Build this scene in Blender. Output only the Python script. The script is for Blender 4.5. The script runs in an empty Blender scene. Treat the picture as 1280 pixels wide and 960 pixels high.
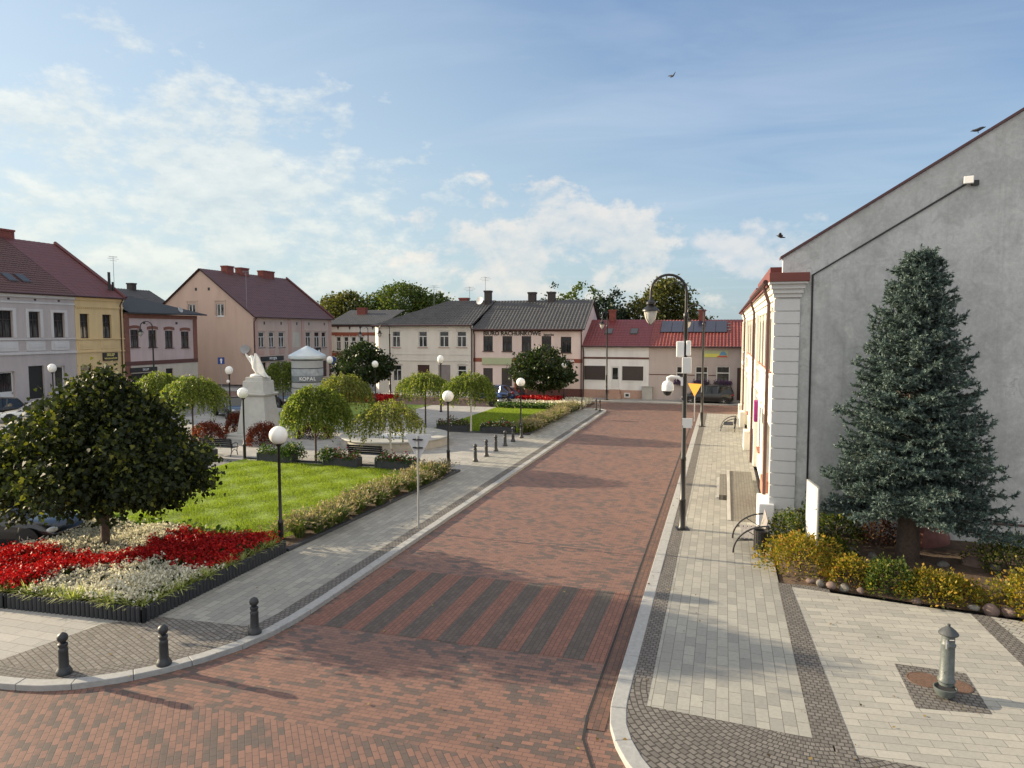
import bpy, math, random
import numpy as np
from mathutils import Vector, Matrix

R = math.radians
PI = math.pi
rnd = random.Random(7)
nrs = np.random.RandomState(11)
scene = bpy.context.scene
col = scene.collection

# ------------------------------------------------------------------ helpers
class MB:
    """collects faces, then links them as one mesh object"""
    def __init__(s):
        s.v = []; s.f = []

    def add(s, vs, fs):
        n = len(s.v)
        s.v.extend([tuple(p) for p in vs])
        s.f.extend([tuple(i + n for i in f) for f in fs])
        return s

    def quad(s, a, b, c, d):
        return s.add([a, b, c, d], [(0, 1, 2, 3)])

    def poly(s, pts):
        return s.add(pts, [tuple(range(len(pts)))])

    def box(s, x0, x1, y0, y1, z0, z1):
        v = [(x0, y0, z0), (x1, y0, z0), (x1, y1, z0), (x0, y1, z0), (x0, y0, z1), (x1, y0, z1), (x1, y1, z1), (x0, y1, z1)]
        return s.add(v, [(3, 2, 1, 0), (4, 5, 6, 7), (0, 1, 5, 4), (1, 2, 6, 5), (2, 3, 7, 6), (3, 0, 4, 7)])

    def obox(s, c, d, m):
        """box of size d centred at c, turned by the matrix m"""
        v = []
        for k in (-.5, .5):
            for (i, j) in ((-.5, -.5), (.5, -.5), (.5, .5), (-.5, .5)):
                v.append(Vector(c) + m @ Vector((i * d[0], j * d[1], k * d[2])))
        return s.add(v, [(3, 2, 1, 0), (4, 5, 6, 7), (0, 1, 5, 4), (1, 2, 6, 5), (2, 3, 7, 6), (3, 0, 4, 7)])

    def bar(s, a, b, w, h=None):
        a, b = Vector(a), Vector(b); h = h or w
        d = b - a
        q = d.to_track_quat('Z', 'Y').to_matrix()
        return s.obox((a + b) / 2, (w, h, d.length), q)

    def prism(s, poly, y0, y1):
        """polygon in x,z pushed along y"""
        n = len(poly)
        v = [(p[0], y0, p[1]) for p in poly] + [(p[0], y1, p[1]) for p in poly]
        f = [tuple(range(n)), tuple(range(2 * n - 1, n - 1, -1))]
        f += [(i, i + n, (i + 1) % n + n, (i + 1) % n) for i in range(n)]
        return s.add(v, f)

    def slab(s, poly, z0, z1):
        """counterclockwise polygon in x,y pushed up"""
        n = len(poly)
        v = [(p[0], p[1], z0) for p in poly] + [(p[0], p[1], z1) for p in poly]
        f = [tuple(range(n - 1, -1, -1)), tuple(range(n, 2 * n))]
        f += [(i, (i + 1) % n, (i + 1) % n + n, i + n) for i in range(n)]
        return s.add(v, f)

    def tube(s, pts, rad, n=8):
        pts = [Vector(p) for p in pts]
        if not hasattr(rad, '__len__'): rad = [rad] * len(pts)
        vs = []; fs = []
        t0 = (pts[1] - pts[0]).normalized()
        up = Vector((0, 0, 1)) if abs(t0.z) < .9 else Vector((1, 0, 0))
        nrm = t0.cross(up).normalized()
        for i, p in enumerate(pts):
            t = (pts[min(i + 1, len(pts) - 1)] - pts[max(i - 1, 0)]).normalized()
            nrm = (nrm - t * nrm.dot(t)).normalized()
            b = t.cross(nrm)
            for k in range(n):
                a = 2 * PI * k / n
                vs.append(p + (nrm * math.cos(a) + b * math.sin(a)) * rad[i])
        for i in range(len(pts) - 1):
            for k in range(n):
                fs.append((i * n + k, i * n + (k + 1) % n, (i + 1) * n + (k + 1) % n, (i + 1) * n + k))
        fs.append(tuple(range(n - 1, -1, -1))); fs.append(tuple(range((len(pts) - 1) * n, len(pts) * n)))
        return s.add(vs, fs)

    def lathe(s, prof, c=(0, 0, 0), n=16, m=None):
        vs = []; fs = []
        for r, z in prof:
            for k in range(n):
                a = 2 * PI * k / n
                p = Vector((r * math.cos(a), r * math.sin(a), z))
                if m: p = m @ p
                vs.append(p + Vector(c))
        for i in range(len(prof) - 1):
            for k in range(n):
                fs.append((i * n + k, i * n + (k + 1) % n, (i + 1) * n + (k + 1) % n, (i + 1) * n + k))
        fs.append(tuple(range(n - 1, -1, -1))); fs.append(tuple(range((len(prof) - 1) * n, len(prof) * n)))
        return s.add(vs, fs)

    def ball(s, c, r, n=16, m=10, sc=(1, 1, 1)):
        prof = [(max(1e-4, r * math.sin(PI * i / m)), -r * math.cos(PI * i / m)) for i in range(m + 1)]
        return s.lathe(prof, c, n, Matrix.Diagonal(Vector(sc)))

    def loft(s, rings, cap=True):
        n = len(rings[0]); vs = []; fs = []
        for r in rings: vs.extend(r)
        for i in range(len(rings) - 1):
            for k in range(n):
                fs.append((i * n + k, i * n + (k + 1) % n, (i + 1) * n + (k + 1) % n, (i + 1) * n + k))
        if cap:
            fs.append(tuple(range(n - 1, -1, -1))); fs.append(tuple(range((len(rings) - 1) * n, len(rings) * n)))
        return s.add(vs, fs)

    def build(s, name, m, parent=None, smooth=False, bevel=0, loc=None):
        me = bpy.data.meshes.new(name)
        me.from_pydata(s.v, [], s.f)
        me.validate()
        if smooth:
            me.polygons.foreach_set('use_smooth', [True] * len(me.polygons))
            me.set_sharp_from_angle(angle=R(40))
        return link(name, me, m, parent, bevel, loc)


def link(name, me, m, parent=None, bevel=0, loc=None):
    o = bpy.data.objects.new(name, me)
    if m: me.materials.append(m)
    col.objects.link(o)
    if parent: o.parent = parent
    if loc: o.location = loc
    if bevel:
        b = o.modifiers.new('bevel', 'BEVEL'); b.width = bevel; b.segments = 2; b.limit_method = 'ANGLE'
    return o


def tag(o, label=None, cat=None, group=None, kind=None):
    if label: o['label'] = label
    if cat: o['category'] = cat
    if group: o['group'] = group
    if kind: o['kind'] = kind
    return o


def thing(name, label, cat, loc=(0, 0, 0), rz=0, group=None):
    o = bpy.data.objects.new(name, None); col.objects.link(o)
    o.empty_display_size = .2
    o.location = loc; o.rotation_euler = (0, 0, rz)
    return tag(o, label, cat, group)


def struct(o):
    o['kind'] = 'structure'; return o


def copy_tree(o, parent=None):
    c = o.copy(); col.objects.link(c)
    c.parent = parent
    for ch in list(o.children): copy_tree(ch, c)
    return c


def dup(o, loc, rz=None, label=None, scale=None):
    c = copy_tree(o)
    c.location = loc
    if rz is not None: c.rotation_euler = (0, 0, rz)
    if label: c['label'] = label
    if scale: c.scale = (scale,) * 3 if not hasattr(scale, '__len__') else scale
    return c


def soup(name, V, k, m, parent=None, smooth=False):
    """V: (N,k,3) array of loose k-gons"""
    N = V.shape[0]
    me = bpy.data.meshes.new(name)
    me.vertices.add(N * k); me.loops.add(N * k); me.polygons.add(N)
    me.vertices.foreach_set('co', np.ascontiguousarray(V, dtype=np.float32).ravel())
    me.loops.foreach_set('vertex_index', np.arange(N * k, dtype=np.int32))
    me.polygons.foreach_set('loop_start', np.arange(0, N * k, k, dtype=np.int32))
    me.polygons.foreach_set('loop_total', np.full(N, k, dtype=np.int32))
    me.update(calc_edges=True)
    me.validate()
    return link(name, me, m, parent)


DIAMOND = np.array([(0, 0, 0), (.34, .45, .1), (0, 1, 0), (-.34, .45, .1)])
OVAL = np.array([(0, 0, 0), (.3, .25, .08), (.34, .6, .1), (0, 1, -.05), (-.34, .6, .1), (-.3, .25, .08)])
MAPLE = np.array([(0, 0, 0), (.34, .02, .05), (.58, .36, .12), (.3, .55, .05), (.26, .86, .02), (0, 1.05, -.1), (-.26, .86, .02), (-.3, .55, .05), (-.58, .36, .12), (-.34, .02, .05)])
BLADE = np.array([(-.5, 0, 0), (.5, 0, 0), (0, 1, 0)])


def unit(a):
    return a / np.maximum(np.linalg.norm(a, axis=1, keepdims=True), 1e-9)


def leaf_array(P, size, shape, tdir=None, up=0., rs=nrs, width=None):
    """P (N,3) leaf bases, size scalar or (N,), tdir wanted tip direction (N,3) or None; returns (N,k,3)"""
    N = len(P)
    n = unit(rs.normal(size=(N, 3)) + np.array([0, 0, up]))
    t = unit(rs.normal(size=(N, 3))) if tdir is None else unit(tdir)
    b = unit(np.cross(t, n)); n = np.cross(b, t)
    s = (np.ones(N) * size)[:, None]
    w = s if width is None else (np.ones(N) * width)[:, None]
    return np.stack([P + b * (w * a) + t * (s * c) + n * (s * d) for a, c, d in shape], axis=1)


# ------------------------------------------------------------------ materials
def newmat(name):
    m = bpy.data.materials.new(name); m.use_nodes = True
    nt = m.node_tree
    return m, nt, nt.nodes, nt.links, nt.nodes['Principled BSDF']


def rgb(c): return (c[0], c[1], c[2], 1)


def mix_rgb(N, L, fac, a, b, mode='MIX'):
    n = N.new('ShaderNodeMix'); n.data_type = 'RGBA'; n.blend_type = mode
    for i, v in ((0, fac), (6, a), (7, b)):
        if hasattr(v, 'links'): L.new(v, n.inputs[i])
        elif i == 0: n.inputs[0].default_value = v
        else: n.inputs[i].default_value = rgb(v)
    return n.outputs[2]


def noise(N, L, vec, scale, detail=4, rough=.6, dist=0):
    n = N.new('ShaderNodeTexNoise'); n.inputs['Scale'].default_value = scale
    n.inputs['Detail'].default_value = detail; n.inputs['Roughness'].default_value = rough
    n.inputs['Distortion'].default_value = dist
    if vec: L.new(vec, n.inputs['Vector'])
    return n.outputs['Fac']


def ramp(N, L, fac, stops):
    n = N.new('ShaderNodeValToRGB')
    e = n.color_ramp.elements
    while len(e) < len(stops): e.new(.5)
    for i, (p, c) in enumerate(stops):
        e[i].position = p; e[i].color = rgb(c) if hasattr(c, '__len__') else (c, c, c, 1)
    if fac: L.new(fac, n.inputs[0])
    return n.outputs[0]


def mathn(N, L, op, a, b=None, clamp=False):
    n = N.new('ShaderNodeMath'); n.operation = op; n.use_clamp = clamp
    for i, v in ((0, a), (1, b)):
        if v is None: continue
        if hasattr(v, 'links'): L.new(v, n.inputs[i])
        else: n.inputs[i].default_value = v
    return n.outputs[0]


def M(name, c, rough=.75, var=.12, scale=1.5, bump=.0, bscale=30, metal=0, stain=0, stain_col=(.1, .09, .08), coat=0, streak=False):
    m, nt, N, L, P = newmat(name)
    tc = N.new('ShaderNodeTexCoord')
    vec = tc.outputs['Object']
    if streak:
        mp = N.new('ShaderNodeMapping'); mp.inputs['Scale'].default_value = (1, 1, .25); L.new(vec, mp.inputs[0]); vec = mp.outputs[0]
    n1 = noise(N, L, vec, scale, 6, .65)
    k0 = tuple(x * (1 - var) for x in c); k1 = tuple(min(1, x * (1 + var)) for x in c)
    out = mix_rgb(N, L, ramp(N, L, n1, [(.3, 0), (.7, 1)]), k0, k1)
    if stain:
        n2 = noise(N, L, vec, scale * .45, 8, .7, .6)
        f = mathn(N, L, 'MULTIPLY', ramp(N, L, n2, [(.5, 0), (.72, 1)]), stain)
        out = mix_rgb(N, L, f, out, stain_col)
    L.new(out, P.inputs['Base Color'])
    P.inputs['Roughness'].default_value = rough; P.inputs['Metallic'].default_value = metal
    if coat: P.inputs['Coat Weight'].default_value = coat; P.inputs['Coat Roughness'].default_value = .08
    if bump:
        b = N.new('ShaderNodeBump'); b.inputs['Strength'].default_value = bump; b.inputs['Distance'].default_value = .02
        L.new(noise(N, L, tc.outputs['Object'], bscale, 5, .6), b.inputs['Height']); L.new(b.outputs[0], P.inputs['Normal'])
    return m


def paver(name, c1, c2, cm, bw, bh, joint=.006, rot=0, off=.5, dark=None, dark_lo=.55, dark_hi=.75, dscale=.7, rough=.85, warp=0, dirt=.25, spread=1., bump=.35, polar=None, mixrnd=.35):
    """paving stones: brick pattern with a random tone per stone and larger tonal drifts"""
    m, nt, N, L, P = newmat(name)
    tc = N.new('ShaderNodeTexCoord'); vec = tc.outputs['Object']
    if polar:
        sb = N.new('ShaderNodeVectorMath'); sb.operation = 'SUBTRACT'; L.new(vec, sb.inputs[0]); sb.inputs[1].default_value = (polar[0], polar[1], 0)
        sx = N.new('ShaderNodeSeparateXYZ'); L.new(sb.outputs[0], sx.inputs[0])
        ang = mathn(N, L, 'ARCTAN2', sx.outputs[1], sx.outputs[0])
        ln = N.new('ShaderNodeVectorMath'); ln.operation = 'LENGTH'; L.new(sb.outputs[0], ln.inputs[0])
        cx = N.new('ShaderNodeCombineXYZ'); L.new(mathn(N, L, 'MULTIPLY', ang, polar[2]), cx.inputs[0]); L.new(ln.outputs['Value'], cx.inputs[1])
        pv = cx.outputs[0]
    else:
        pv = vec
    if warp:
        nn = N.new('ShaderNodeTexNoise'); nn.inputs['Scale'].default_value = 2.2; nn.inputs['Detail'].default_value = 3; L.new(vec, nn.inputs['Vector'])
        a = N.new('ShaderNodeVectorMath'); a.operation = 'MULTIPLY_ADD'
        L.new(nn.outputs['Color'], a.inputs[0]); a.inputs[1].default_value = (warp, warp, 0); L.new(pv, a.inputs[2]); pv = a.outputs[0]
    mp = N.new('ShaderNodeMapping'); mp.inputs['Rotation'].default_value = (0, 0, rot); L.new(pv, mp.inputs[0])
    br = N.new('ShaderNodeTexBrick'); L.new(mp.outputs[0], br.inputs['Vector'])
    br.offset = off
    br.inputs['Scale'].default_value = 1
    br.inputs['Brick Width'].default_value = bw; br.inputs['Row Height'].default_value = bh
    br.inputs['Mortar Size'].default_value = joint; br.inputs['Mortar Smooth'].default_value = .3
    br.inputs['Color1'].default_value = (0, 0, 0, 1); br.inputs['Color2'].default_value = (1, 1, 1, 1); br.inputs['Mortar'].default_value = (.5, .5, .5, 1)
    r = mathn(N, L, 'MULTIPLY', br.outputs['Color'], 1.0)
    base = mix_rgb(N, L, r, c1, c2)
    if dark:
        n = noise(N, L, vec, dscale, 4, .6)
        f = mathn(N, L, 'ADD', mathn(N, L, 'MULTIPLY', n, 1 - mixrnd + .25), mathn(N, L, 'MULTIPLY', r, mixrnd))
        base = mix_rgb(N, L, ramp(N, L, f, [(dark_lo, 0), (dark_hi, 1)]), base, dark)
    n2 = noise(N, L, vec, .35, 6, .7)
    n3 = noise(N, L, vec, 14, 4, .7)
    base = mix_rgb(N, L, mathn(N, L, 'MULTIPLY', ramp(N, L, n2, [(.35, 0), (.7, 1)]), dirt), base, tuple(x * .62 for x in c1))
    base = mix_rgb(N, L, .5, base, ramp(N, L, n3, [(.2, .35), (.8, .65)]), 'OVERLAY')
    base = mix_rgb(N, L, br.outputs['Fac'], base, cm)
    L.new(base, P.inputs['Base Color'])
    P.inputs['Roughness'].default_value = rough
    bp = N.new('ShaderNodeBump'); bp.inputs['Strength'].default_value = bump; bp.inputs['Distance'].default_value = .01
    h = mathn(N, L, 'SUBTRACT', mathn(N, L, 'ADD', mathn(N, L, 'MULTIPLY', n3, .5), mathn(N, L, 'MULTIPLY', r, .4)), br.outputs['Fac'])
    L.new(h, bp.inputs['Height']); L.new(bp.outputs[0], P.inputs['Normal'])
    return m


def leafmat(name, stops, trans=.4, rough=.55, tint=(1.2, 1.25, .5)):
    m, nt, N, L, P = newmat(name)
    g = N.new('ShaderNodeNewGeometry')
    oi = N.new('ShaderNodeObjectInfo')
    f = mathn(N, L, 'ADD', g.outputs['Random Per Island'], mathn(N, L, 'MULTIPLY', mathn(N, L, 'SUBTRACT', oi.outputs['Random'], .5), .12), True)
    c = ramp(N, L, f, stops)
    L.new(c, P.inputs['Base Color']); P.inputs['Roughness'].default_value = rough
    P.inputs['Specular IOR Level'].default_value = .25
    t = N.new('ShaderNodeBsdfTranslucent'); L.new(mix_rgb(N, L, 1., c, tint, 'MULTIPLY'), t.inputs[0])
    mx = N.new('ShaderNodeMixShader'); mx.inputs[0].default_value = trans
    L.new(P.outputs[0], mx.inputs[1]); L.new(t.outputs[0], mx.inputs[2])
    L.new(mx.outputs[0], N['Material Output'].inputs[0])
    return m


def panemat(name, dark=(.012, .014, .016), curtain=(.30, .30, .29), amount=.5):
    m, nt, N, L, P = newmat(name)
    tc = N.new('ShaderNodeTexCoord'); oi = N.new('ShaderNodeObjectInfo')
    sx = N.new('ShaderNodeSeparateXYZ'); L.new(tc.outputs['Generated'], sx.inputs[0])
    mp = N.new('ShaderNodeMapping'); mp.inputs['Scale'].default_value = (9, 1, .5); L.new(tc.outputs['Object'], mp.inputs[0])
    fold = noise(N, L, mp.outputs[0], 1.6, 2)
    low = ramp(N, L, mathn(N, L, 'ADD', sx.outputs[2], mathn(N, L, 'MULTIPLY', oi.outputs['Random'], .5)), [(.55, 1), (.8, .15)])
    f = mathn(N, L, 'MULTIPLY', mathn(N, L, 'MULTIPLY', ramp(N, L, fold, [(.4, .1), (.6, 1)]), low), amount)
    f = mathn(N, L, 'MULTIPLY', f, mathn(N, L, 'ADD', mathn(N, L, 'MULTIPLY', oi.outputs['Random'], .9), .25))
    L.new(mix_rgb(N, L, f, dark, curtain), P.inputs['Base Color'])
    P.inputs['Roughness'].default_value = .06; P.inputs['Specular IOR Level'].default_value = .6
    return m


mt = {}
def mm(name, *a, **k):
    mt[name] = M(name, *a, **k); return mt[name]

mm('black_iron', (.012, .012, .013), .42, .2, 6)
mm('grey_iron', (.055, .06, .062), .5, .25, 9, .2, 60)
mm('dark_slate', (.035, .038, .045), .7, .25, 5, .2, 40)
mm('white_paint', (.62, .62, .60), .5, .06)
mm('white_plastic', (.72, .72, .70), .4, .04)
mm('globe_glass', (.86, .84, .78), .3, .02)
mm('steel', (.32, .33, .34), .42, .1, metal=.6)
mm('galvanised', (.30, .31, .32), .5, .12, 12, metal=.3)
mm('timber_grey', (.26, .24, .225), .8, .2, 8)
mm('bark_dark', (.075, .052, .04), .9, .35, 14, .8, 40)
mm('bark_birch', (.55, .53, .48), .85, .15, 10, .5, 30, stain=.8, stain_col=(.08, .07, .06))
mm('granite', (.31, .31, .30), .75, .14, 9, .15, 70)
mm('soil', (.085, .055, .036), .95, .4, 5, .9, 18)
mm('concrete', (.40, .39, .36), .85, .14, 1.2, .2, 40, stain=.4)
mm('asphalt', (.12, .118, .115), .9, .15, 2, .3, 80)
mm('rubber', (.018, .018, .018), .8, .1)
mm('rim_silver', (.45, .46, .47), .3, .05, metal=.7)
mm('glass_dark', (.015, .018, .02), .04, .1)
mm('lamp_red', (.35, .02, .02), .25, .1)
mm('lamp_clear', (.6, .6, .58), .15, .05)
mt['pane'] = panemat('window_pane')
mt['pane_dark'] = panemat('dark_window_pane', amount=.3)

def gable_material():
    """old cement render: cloudy tones, run-off streaks, patches and hairline cracks"""
    m, nt, N, L, P = newmat('gable_render')
    tc = N.new('ShaderNodeTexCoord'); vec = tc.outputs['Object']
    def sc(v, s):
        mp = N.new('ShaderNodeMapping'); mp.inputs['Scale'].default_value = s; L.new(v, mp.inputs[0]); return mp.outputs[0]
    a = noise(N, L, vec, .33, 7, .66, .5); b = noise(N, L, vec, 1.5, 8, .7, .8); c = noise(N, L, sc(vec, (1, 2.2, .10)), 1.6, 6, .7, .3); d = noise(N, L, vec, 9, 5, .7)
    base = mix_rgb(N, L, ramp(N, L, a, [(.36, 0), (.66, 1)]), (.40, .415, .415), (.55, .565, .56))
    base = mix_rgb(N, L, mathn(N, L, 'MULTIPLY', ramp(N, L, b, [(.46, 0), (.64, 1)]), .8), base, (.345, .355, .352))
    base = mix_rgb(N, L, mathn(N, L, 'MULTIPLY', ramp(N, L, c, [(.50, 0), (.68, 1)]), .42), base, (.32, .33, .322))
    base = mix_rgb(N, L, mathn(N, L, 'MULTIPLY', ramp(N, L, b, [(.30, 1), (.40, 0)]), .5), base, (.62, .62, .60))
    base = mix_rgb(N, L, .35, base, ramp(N, L, d, [(.25, .3), (.75, .7)]), 'OVERLAY')
    vo = N.new('ShaderNodeTexVoronoi'); vo.feature = 'DISTANCE_TO_EDGE'; vo.inputs['Scale'].default_value = .22
    dn = N.new('ShaderNodeTexNoise'); dn.inputs['Scale'].default_value = 1.1; dn.inputs['Detail'].default_value = 6; L.new(vec, dn.inputs['Vector'])
    ad = N.new('ShaderNodeVectorMath'); ad.operation = 'MULTIPLY_ADD'; L.new(dn.outputs['Color'], ad.inputs[0]); ad.inputs[1].default_value = (1.6, 1.6, 1.6); L.new(vec, ad.inputs[2]); L.new(ad.outputs[0], vo.inputs['Vector'])
    cr = mathn(N, L, 'MULTIPLY', ramp(N, L, vo.outputs['Distance'], [(.0, 1), (.004, 0)]), mathn(N, L, 'MULTIPLY', ramp(N, L, a, [(.5, 0), (.6, 1)]), .5))
    base = mix_rgb(N, L, cr, base, (.18, .18, .175))
    L.new(base, P.inputs['Base Color']); P.inputs['Roughness'].default_value = .93
    bp = N.new('ShaderNodeBump'); bp.inputs['Strength'].default_value = .45; bp.inputs['Distance'].default_value = .02
    L.new(mathn(N, L, 'ADD', d, b), bp.inputs['Height']); L.new(bp.outputs[0], P.inputs['Normal'])
    return m


pv = {}
pv['road'] = paver('red_road_pavers', (.215, .114, .082), (.155, .083, .062), (.055, .038, .031), .2, .1, .005, 0, dark=(.09, .068, .057), dark_lo=.655, dark_hi=.77, rough=.66, dscale=1.1, mixrnd=.42)
pv['side_road'] = paver('diagonal_road_pavers', (.205, .11, .08), (.15, .082, .062), (.052, .037, .03), .22, .1, .006, R(52), dark=(.088, .068, .058), dark_lo=.65, dark_hi=.76, rough=.66, dscale=.9, mixrnd=.42)
pv['stripe'] = paver('dark_crossing_pavers', (.082, .066, .055), (.112, .09, .075), (.042, .034, .029), .2, .1, .006, R(90))
pv['stripe_red'] = paver('red_crossing_pavers', (.225, .105, .074), (.17, .082, .06), (.06, .035, .028), .2, .1, .006, R(90))
pv['ramp'] = paver('ramp_pavers', (.19, .175, .145), (.145, .135, .112), (.07, .065, .055), .2, .1, .006, R(90), dirt=.3)
pv['gutter'] = paver('gutter_pavers', (.15, .075, .052), (.09, .055, .045), (.04, .03, .026), .2, .1, .006, R(90))
pv['slab'] = paver('grey_pavement_slabs', (.335, .325, .285), (.235, .23, .21), (.12, .11, .095), .42, .21, .006, R(90), off=.37, dirt=.45)
pv['slab_across'] = paver('pale_pavement_slabs', (.385, .37, .32), (.275, .265, .24), (.15, .14, .12), .46, .21, .006, R(-6), off=.41, dirt=.42)
pv['plaza'] = paver('plaza_slabs', (.37, .355, .325), (.27, .265, .25), (.15, .14, .13), .6, .3, .006, 0, dirt=.35)
pv['cobble'] = paver('dark_cobble_setts', (.115, .105, .095), (.175, .16, .145), (.05, .045, .04), .11, .1, .012, 0, off=.5, warp=.05, bump=.6)
pv['cobble_fan'] = paver('fan_cobble_setts', (.115, .105, .095), (.185, .17, .152), (.045, .04, .035), .12, .105, .013, 0, off=.5, warp=.06, bump=.7, polar=(1.4, 12.6, 2.2))
pv['cobble_corner'] = paver('corner_cobble_setts', (.135, .122, .108), (.20, .185, .165), (.055, .05, .044), .16, .105, .011, R(24), off=.5, warp=.05, bump=.6)
pv['cobble_light'] = paver('pale_cobble_setts', (.36, .345, .30), (.27, .26, .235), (.12, .11, .1), .2, .16, .012, R(35), off=.5, warp=.06)
pv['market'] = paver('market_paving', (.20, .19, .18), (.15, .145, .14), (.08, .075, .07), .2, .1, .006, 0, dirt=.4)

# ------------------------------------------------------------------ sun, sky, camera
SUN_EL, SUN_AZ = R(16.2), R(-86.2)          # azimuth from +Y towards +X
sd = Vector((math.sin(SUN_AZ) * math.cos(SUN_EL), math.cos(SUN_AZ) * math.cos(SUN_EL), math.sin(SUN_EL)))
sl = bpy.data.lights.new('sun', 'SUN'); so = bpy.data.objects.new('sun', sl); col.objects.link(so)
sl.energy = 4.9; sl.angle = R(.5); sl.color = (1, .83, .58)
so.rotation_euler = sd.to_track_quat('Z', 'Y').to_euler()
so.location = sd * 100

w = bpy.data.worlds.new('World'); scene.world = w; w.use_nodes = True
WN, WL = w.node_tree.nodes, w.node_tree.links
WN.clear()
out = WN.new('ShaderNodeOutputWorld'); bg = WN.new('ShaderNodeBackground'); WL.new(bg.outputs[0], out.inputs[0])
sky = WN.new('ShaderNodeTexSky'); sky.sky_type = 'NISHITA'; sky.sun_disc = False
sky.sun_elevation = SUN_EL; sky.sun_rotation = SUN_AZ
sky.air_density = 1.0; sky.dust_density = 1.2; sky.ozone_density = 3.0; sky.altitude = 100
bg.inputs['Strength'].default_value = .07
tc = WN.new('ShaderNodeTexCoord')
nv = WN.new('ShaderNodeVectorMath'); nv.operation = 'NORMALIZE'; WL.new(tc.outputs['Generated'], nv.inputs[0])
sx = WN.new('ShaderNodeSeparateXYZ'); WL.new(nv.outputs[0], sx.inputs[0])
az = mathn(WN, WL, 'ARCTAN2', sx.outputs[0], sx.outputs[1])           # 0 along the street, positive to the right
el = mathn(WN, WL, 'ARCSINE', sx.outputs[2])


def blob(a0, e0, ra, re):
    """soft elliptical mask round a direction of the sky (degrees)"""
    da = mathn(WN, WL, 'DIVIDE', mathn(WN, WL, 'SUBTRACT', az, R(a0)), R(ra))
    de = mathn(WN, WL, 'DIVIDE', mathn(WN, WL, 'SUBTRACT', el, R(e0)), R(re))
    d = mathn(WN, WL, 'ADD', mathn(WN, WL, 'MULTIPLY', da, da), mathn(WN, WL, 'MULTIPLY', de, de))
    return mathn(WN, WL, 'SUBTRACT', 1.0, d, True)


def cloud(vec, scale, lo, hi, mask, k, detail=9, rough=.58, dist=.2):
    n = noise(WN, WL, vec, scale, detail, rough, dist)
    v = mathn(WN, WL, 'ADD', n, mathn(WN, WL, 'MULTIPLY', mask, k))
    return ramp(WN, WL, v, [(lo, 0), (hi, 1)])

# streaky high cloud lies on a flat layer overhead; heaped cloud is placed by bearing and height
den = mathn(WN, WL, 'ADD', mathn(WN, WL, 'MAXIMUM', sx.outputs[2], 0.0), .10)
pl = WN.new('ShaderNodeCombineXYZ')
WL.new(mathn(WN, WL, 'DIVIDE', sx.outputs[0], den), pl.inputs[0]); WL.new(mathn(WN, WL, 'DIVIDE', sx.outputs[1], den), pl.inputs[1])
mp1 = WN.new('ShaderNodeMapping'); mp1.inputs['Rotation'].default_value = (0, 0, R(24)); mp1.inputs['Scale'].default_value = (.55, 1.5, 1); mp1.inputs['Location'].default_value = (3.1, .7, 0); WL.new(pl.outputs[0], mp1.inputs[0])
ae = WN.new('ShaderNodeCombineXYZ'); WL.new(az, ae.inputs[0]); WL.new(mathn(WN, WL, 'MULTIPLY', el, 1.9), ae.inputs[1])
def cloud2(sxy, off, lo, hi, mask, k, lit, shade, amt, base, detail=10, rough=.56, dist=.15, up=.05):
    """heaped cloud with paler tops and greyer undersides, placed by bearing and height"""
    def layer(de):
        mp = WN.new('ShaderNodeMapping'); mp.inputs['Scale'].default_value = (sxy[0], sxy[1], 1); mp.inputs['Location'].default_value = (off[0], off[1] + de, 0)
        WL.new(ae.outputs[0], mp.inputs[0])
        return noise(WN, WL, mp.outputs[0], 1.0, detail, rough, dist)
    n0 = layer(0); n1 = layer(up * sxy[1])
    v = mathn(WN, WL, 'ADD', n0, mathn(WN, WL, 'MULTIPLY', mathn(WN, WL, 'SUBTRACT', mask, .5), k))
    f = ramp(WN, WL, v, [(lo, 0), (hi, 1)])
    f = mathn(WN, WL, 'MULTIPLY', f, mathn(WN, WL, 'MULTIPLY', mask, 3.5, True))
    s = mathn(WN, WL, 'ADD', mathn(WN, WL, 'MULTIPLY', mathn(WN, WL, 'SUBTRACT', n0, n1), 3.2), .55, True)
    return mix_rgb(WN, WL, mathn(WN, WL, 'MULTIPLY', f, amt), base, mix_rgb(WN, WL, s, shade, lit))

skyc = mix_rgb(WN, WL, 1.0, sky.outputs[0], (.97, 1.10, 1.26), 'MULTIPLY')
# paler, hazier air low over the horizon and towards the sun
skyc = mix_rgb(WN, WL, ramp(WN, WL, el, [(0.0, .74), (.28, .26), (.75, .05)]), skyc, (3.3, 4.1, 4.55))
skyc = mix_rgb(WN, WL, mathn(WN, WL, 'MULTIPLY', blob(-60, 8, 62, 30), .55), skyc, (4.6, 5.2, 4.9))
# thin veil of high cloud to the right
mp1.inputs['Rotation'].default_value = (0, 0, R(-38))
c_right = cloud(mp1.outputs[0], 1.5, .50, .95, blob(2, 15, 22, 11), .30, 7, .55, .9)
skyc = mix_rgb(WN, WL, mathn(WN, WL, 'MULTIPLY', c_right, .30), skyc, (4.6, 5.2, 5.9))
skyc = cloud2((8.5, 8.2), (1.3, .4), .505, .63, blob(-40, 9, 24, 14), .30, (7.0, 6.8, 6.0), (4.2, 4.75, 4.85), .54, skyc, 12, .62, .05, up=.03)
skyc = cloud2((11, 8.5), (4.7, 2.2), .505, .60, blob(-14, 5, 17, 9), .28, (6.7, 6.1, 5.4), (3.9, 4.45, 4.85), .60, skyc, 12, .6, up=.03)
skyc = cloud2((15, 11), (9.1, 5.2), .57, .70, blob(2, 6, 10, 4), .40, (6.2, 5.8, 5.4), (4.3, 4.7, 5.2), .6, skyc, 9, .55, up=.02)
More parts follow.
